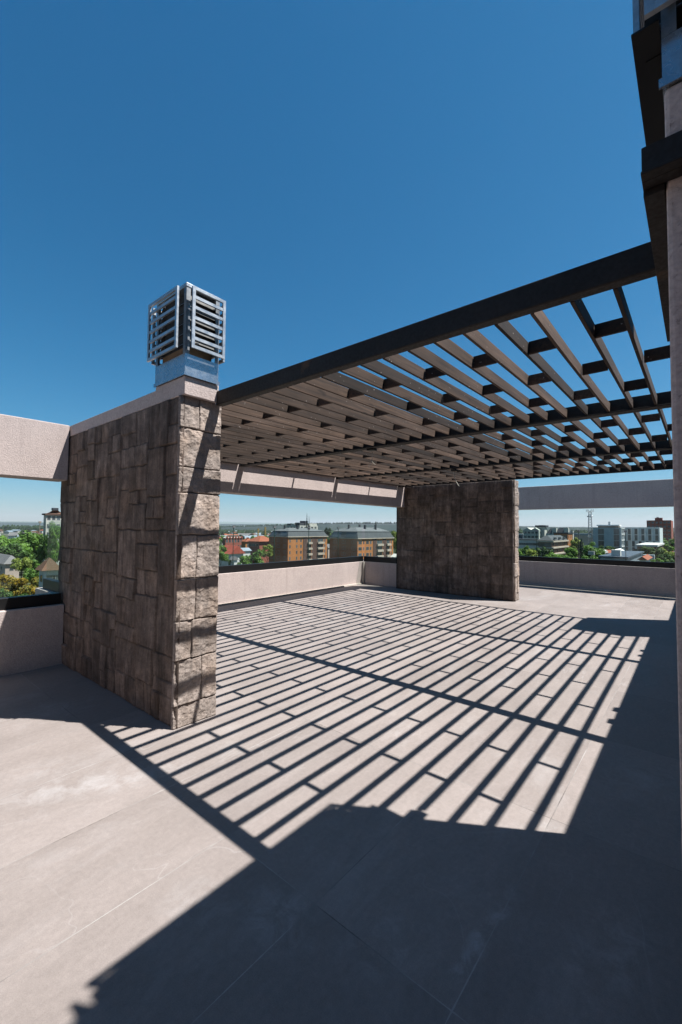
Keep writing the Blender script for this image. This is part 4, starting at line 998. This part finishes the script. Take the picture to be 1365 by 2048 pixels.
for i in range(5):
    for f in range(5):
        s = Ll*(.035+.185*i) if f < 2 else Ll*(.035+.185*i+.08)
        window(r, 'l', s, h-.3-3.1*(f+1), Ll*.085, 2.8, ('frame', 'pane'), "window", 0.08)
box("roof_edge", BW['pale fin'], (-Ll-.1, .1, -.1, .3, h+.002, h+.25), r)
# brick tower
r, Ll, Lr, h = block("brick_tower", "tall dark red brick tower rising behind the grey office wing at the right", "tower", 1294, 1343, 1347, 420, 1040.5, 'red brick')
box("penthouse", BW['red brick'], (-Ll*.66, -Ll*.35, 1, 6, h+.002, zl(1318, 1035.5, 420)), r); box("water_tank", BW['mast grey'], (-Ll*.6, -Ll*.5, 2, 5, zl(1318, 1035.5, 420)+.002, zl(1318, 1034, 420)), r)
for f in range(9):
    for i in range(6): window(r, 'l', Ll*(.04+.163*i), h-2.6-3.1*f, Ll*.1, 1.5)
# roofs low in the right opening
def roofhouse(label, pxl, pxc, pxr, D, eave, rid, wall, roof, axis):
    r, Ll, Lr, h = block("house", label, "house", pxl, pxc, pxr, D, eave, wall); gable(r, -Ll, 0, 0, Lr, h+.002, zl(pxc, rid, D), roof, axis, 0.5); window(r, 'l', Ll*.3, h-2.3, 1.3, 1.2); window(r, 'r', Lr*.3, h-2.3, 1.3, 1.2)
roofhouse("house with a white sheet roof in front of the grey office block, the left one", 1192, 1204, 1214, 170, 1107, 1100.5, 'white wall', 'white wall', 'x')
roofhouse("house with a rusty brown roof between two white sheet roofs", 1205, 1220, 1230, 178, 1106, 1101, 'tan', 'red tile', 'x')
roofhouse("pale roofed house below the dark glass bay of the grey office block", 1222, 1238, 1248, 185, 1105, 1099, 'white wall', 'pale fin', 'y')
r, Ll, Lr, h = block("flat_roof_shop", "wide low shop with a blue grey flat roof above the black rail at the right", "shop", 1200, 1252, 1285, 130, 1117, 'zinc')
box("roof", BW['blue roof'], (-Ll-.4, .4, -.4, Lr+.4, h+.002, h+.4), r); box("roof_vent", BW['white wall'], (-3.5, -1.5, 2, 4, h+.402, h+2), r); box("roof_vent", BW['mast grey'], (-9, -7.6, 3, 4, h+.402, h+1.4), r)
roofhouse("house with an orange tiled gable beside the wide blue grey flat roof", 1278, 1290, 1300, 125, 1120, 1113, 'white wall', 'red tile', 'y')
r, Ll, Lr, h = block("shed", "low flat roofed shed with a pale roof edge below the grey office wing", "shed", 1274, 1312, 1326, 205, 1093.5, 'brown wall')
box("roof", BW['white wall'], (-Ll-.5, .5, -.5, Lr+.5, h+.002, h+.7), r)
for i in range(4): window(r, 'l', Ll*(.06+.24*i), h-3.2, 2.6, 2.2)
r, Ll, Lr, h = block("yard_wall", "long grey yard wall beside the lane below the grey office wing", "wall", 1258, 1308, 1309, 170, 1110, 'concrete')
# lane
q = MB(); pts = [(1296, 150), (1304, 190), (1318, 240), (1336, 330)]
vs = []
for px, D in pts:
    x, y = at(px, D); vs += [(x-3, y, GZ+.02), (x+3, y, GZ+.02)]
q.add(vs, [(0, 1, 3, 2), (2, 3, 5, 4), (4, 5, 7, 6)]); tag(q.build("road", cmat('lane', (0.25, 0.24, 0.23))), kind='structure')

# small far houses of the town
hm = []
for wl, rf in (('white wall', 'red tile'), ('white wall', 'grey roof'), ('pale', 'zinc'), ('pink wall', 'brown roof')):
    q = MB(); q.box(-5, 5, -4, 4, 0, 4.5); q.c = 1
    q.add([(-5.4, -4.4, 4.5), (5.4, -4.4, 4.5), (5.4, 4.4, 4.5), (-5.4, 4.4, 4.5), (-5.4, 0, 7), (5.4, 0, 7)], [(0,1,5,4),(2,3,4,5),(1,2,5),(3,0,4)])
    hm.append(q.mesh("far_house", [BW[wl], BW[rf]]))
hr = random.Random(8)
for reg, (p0, p1, d0, d1, n) in (("low far house among treetops beyond the long brick school", (436, 572, 480, 1900, 95)), ("low far house beyond the dense grove at the left", (-60, 90, 600, 1700, 26)), ("low far house beyond the town blocks in the right opening", (1040, 1340, 480, 1300, 50))):
    for i in range(n):
        px = hr.uniform(p0, p1); D = hr.uniform(d0, d1); x, y = at(px, D)
        o = link("far_house", hm[hr.randrange(4)], None, (x, y, GZ), hr.uniform(0, 3.1)); s_ = hr.uniform(1.0, 1.7); o.scale = (s_*hr.uniform(1, 1.8), s_, s_)
        tag(o, reg, "house", reg.replace("low far house", "far houses"))

# ------------------------------------------------------------------ air
hz = MB(); hz.box(-14500, 9000, -7000, 14500, GZ-1, 330)
hm_ = bpy.data.materials.new("haze air"); hm_.use_nodes = True; t = hm_.node_tree; t.nodes.clear()
o_ = t.nodes.new("ShaderNodeOutputMaterial"); pv = t.nodes.new("ShaderNodeVolumePrincipled")
pv.inputs['Color'].default_value = (0.80, 0.88, 1.0, 1); pv.inputs['Density'].default_value = 0.000036; pv.inputs['Anisotropy'].default_value = 0.2
t.links.new(pv.outputs[0], o_.inputs['Volume'])
hzo = hz.build("haze", hm_); tag(hzo, kind='stuff')
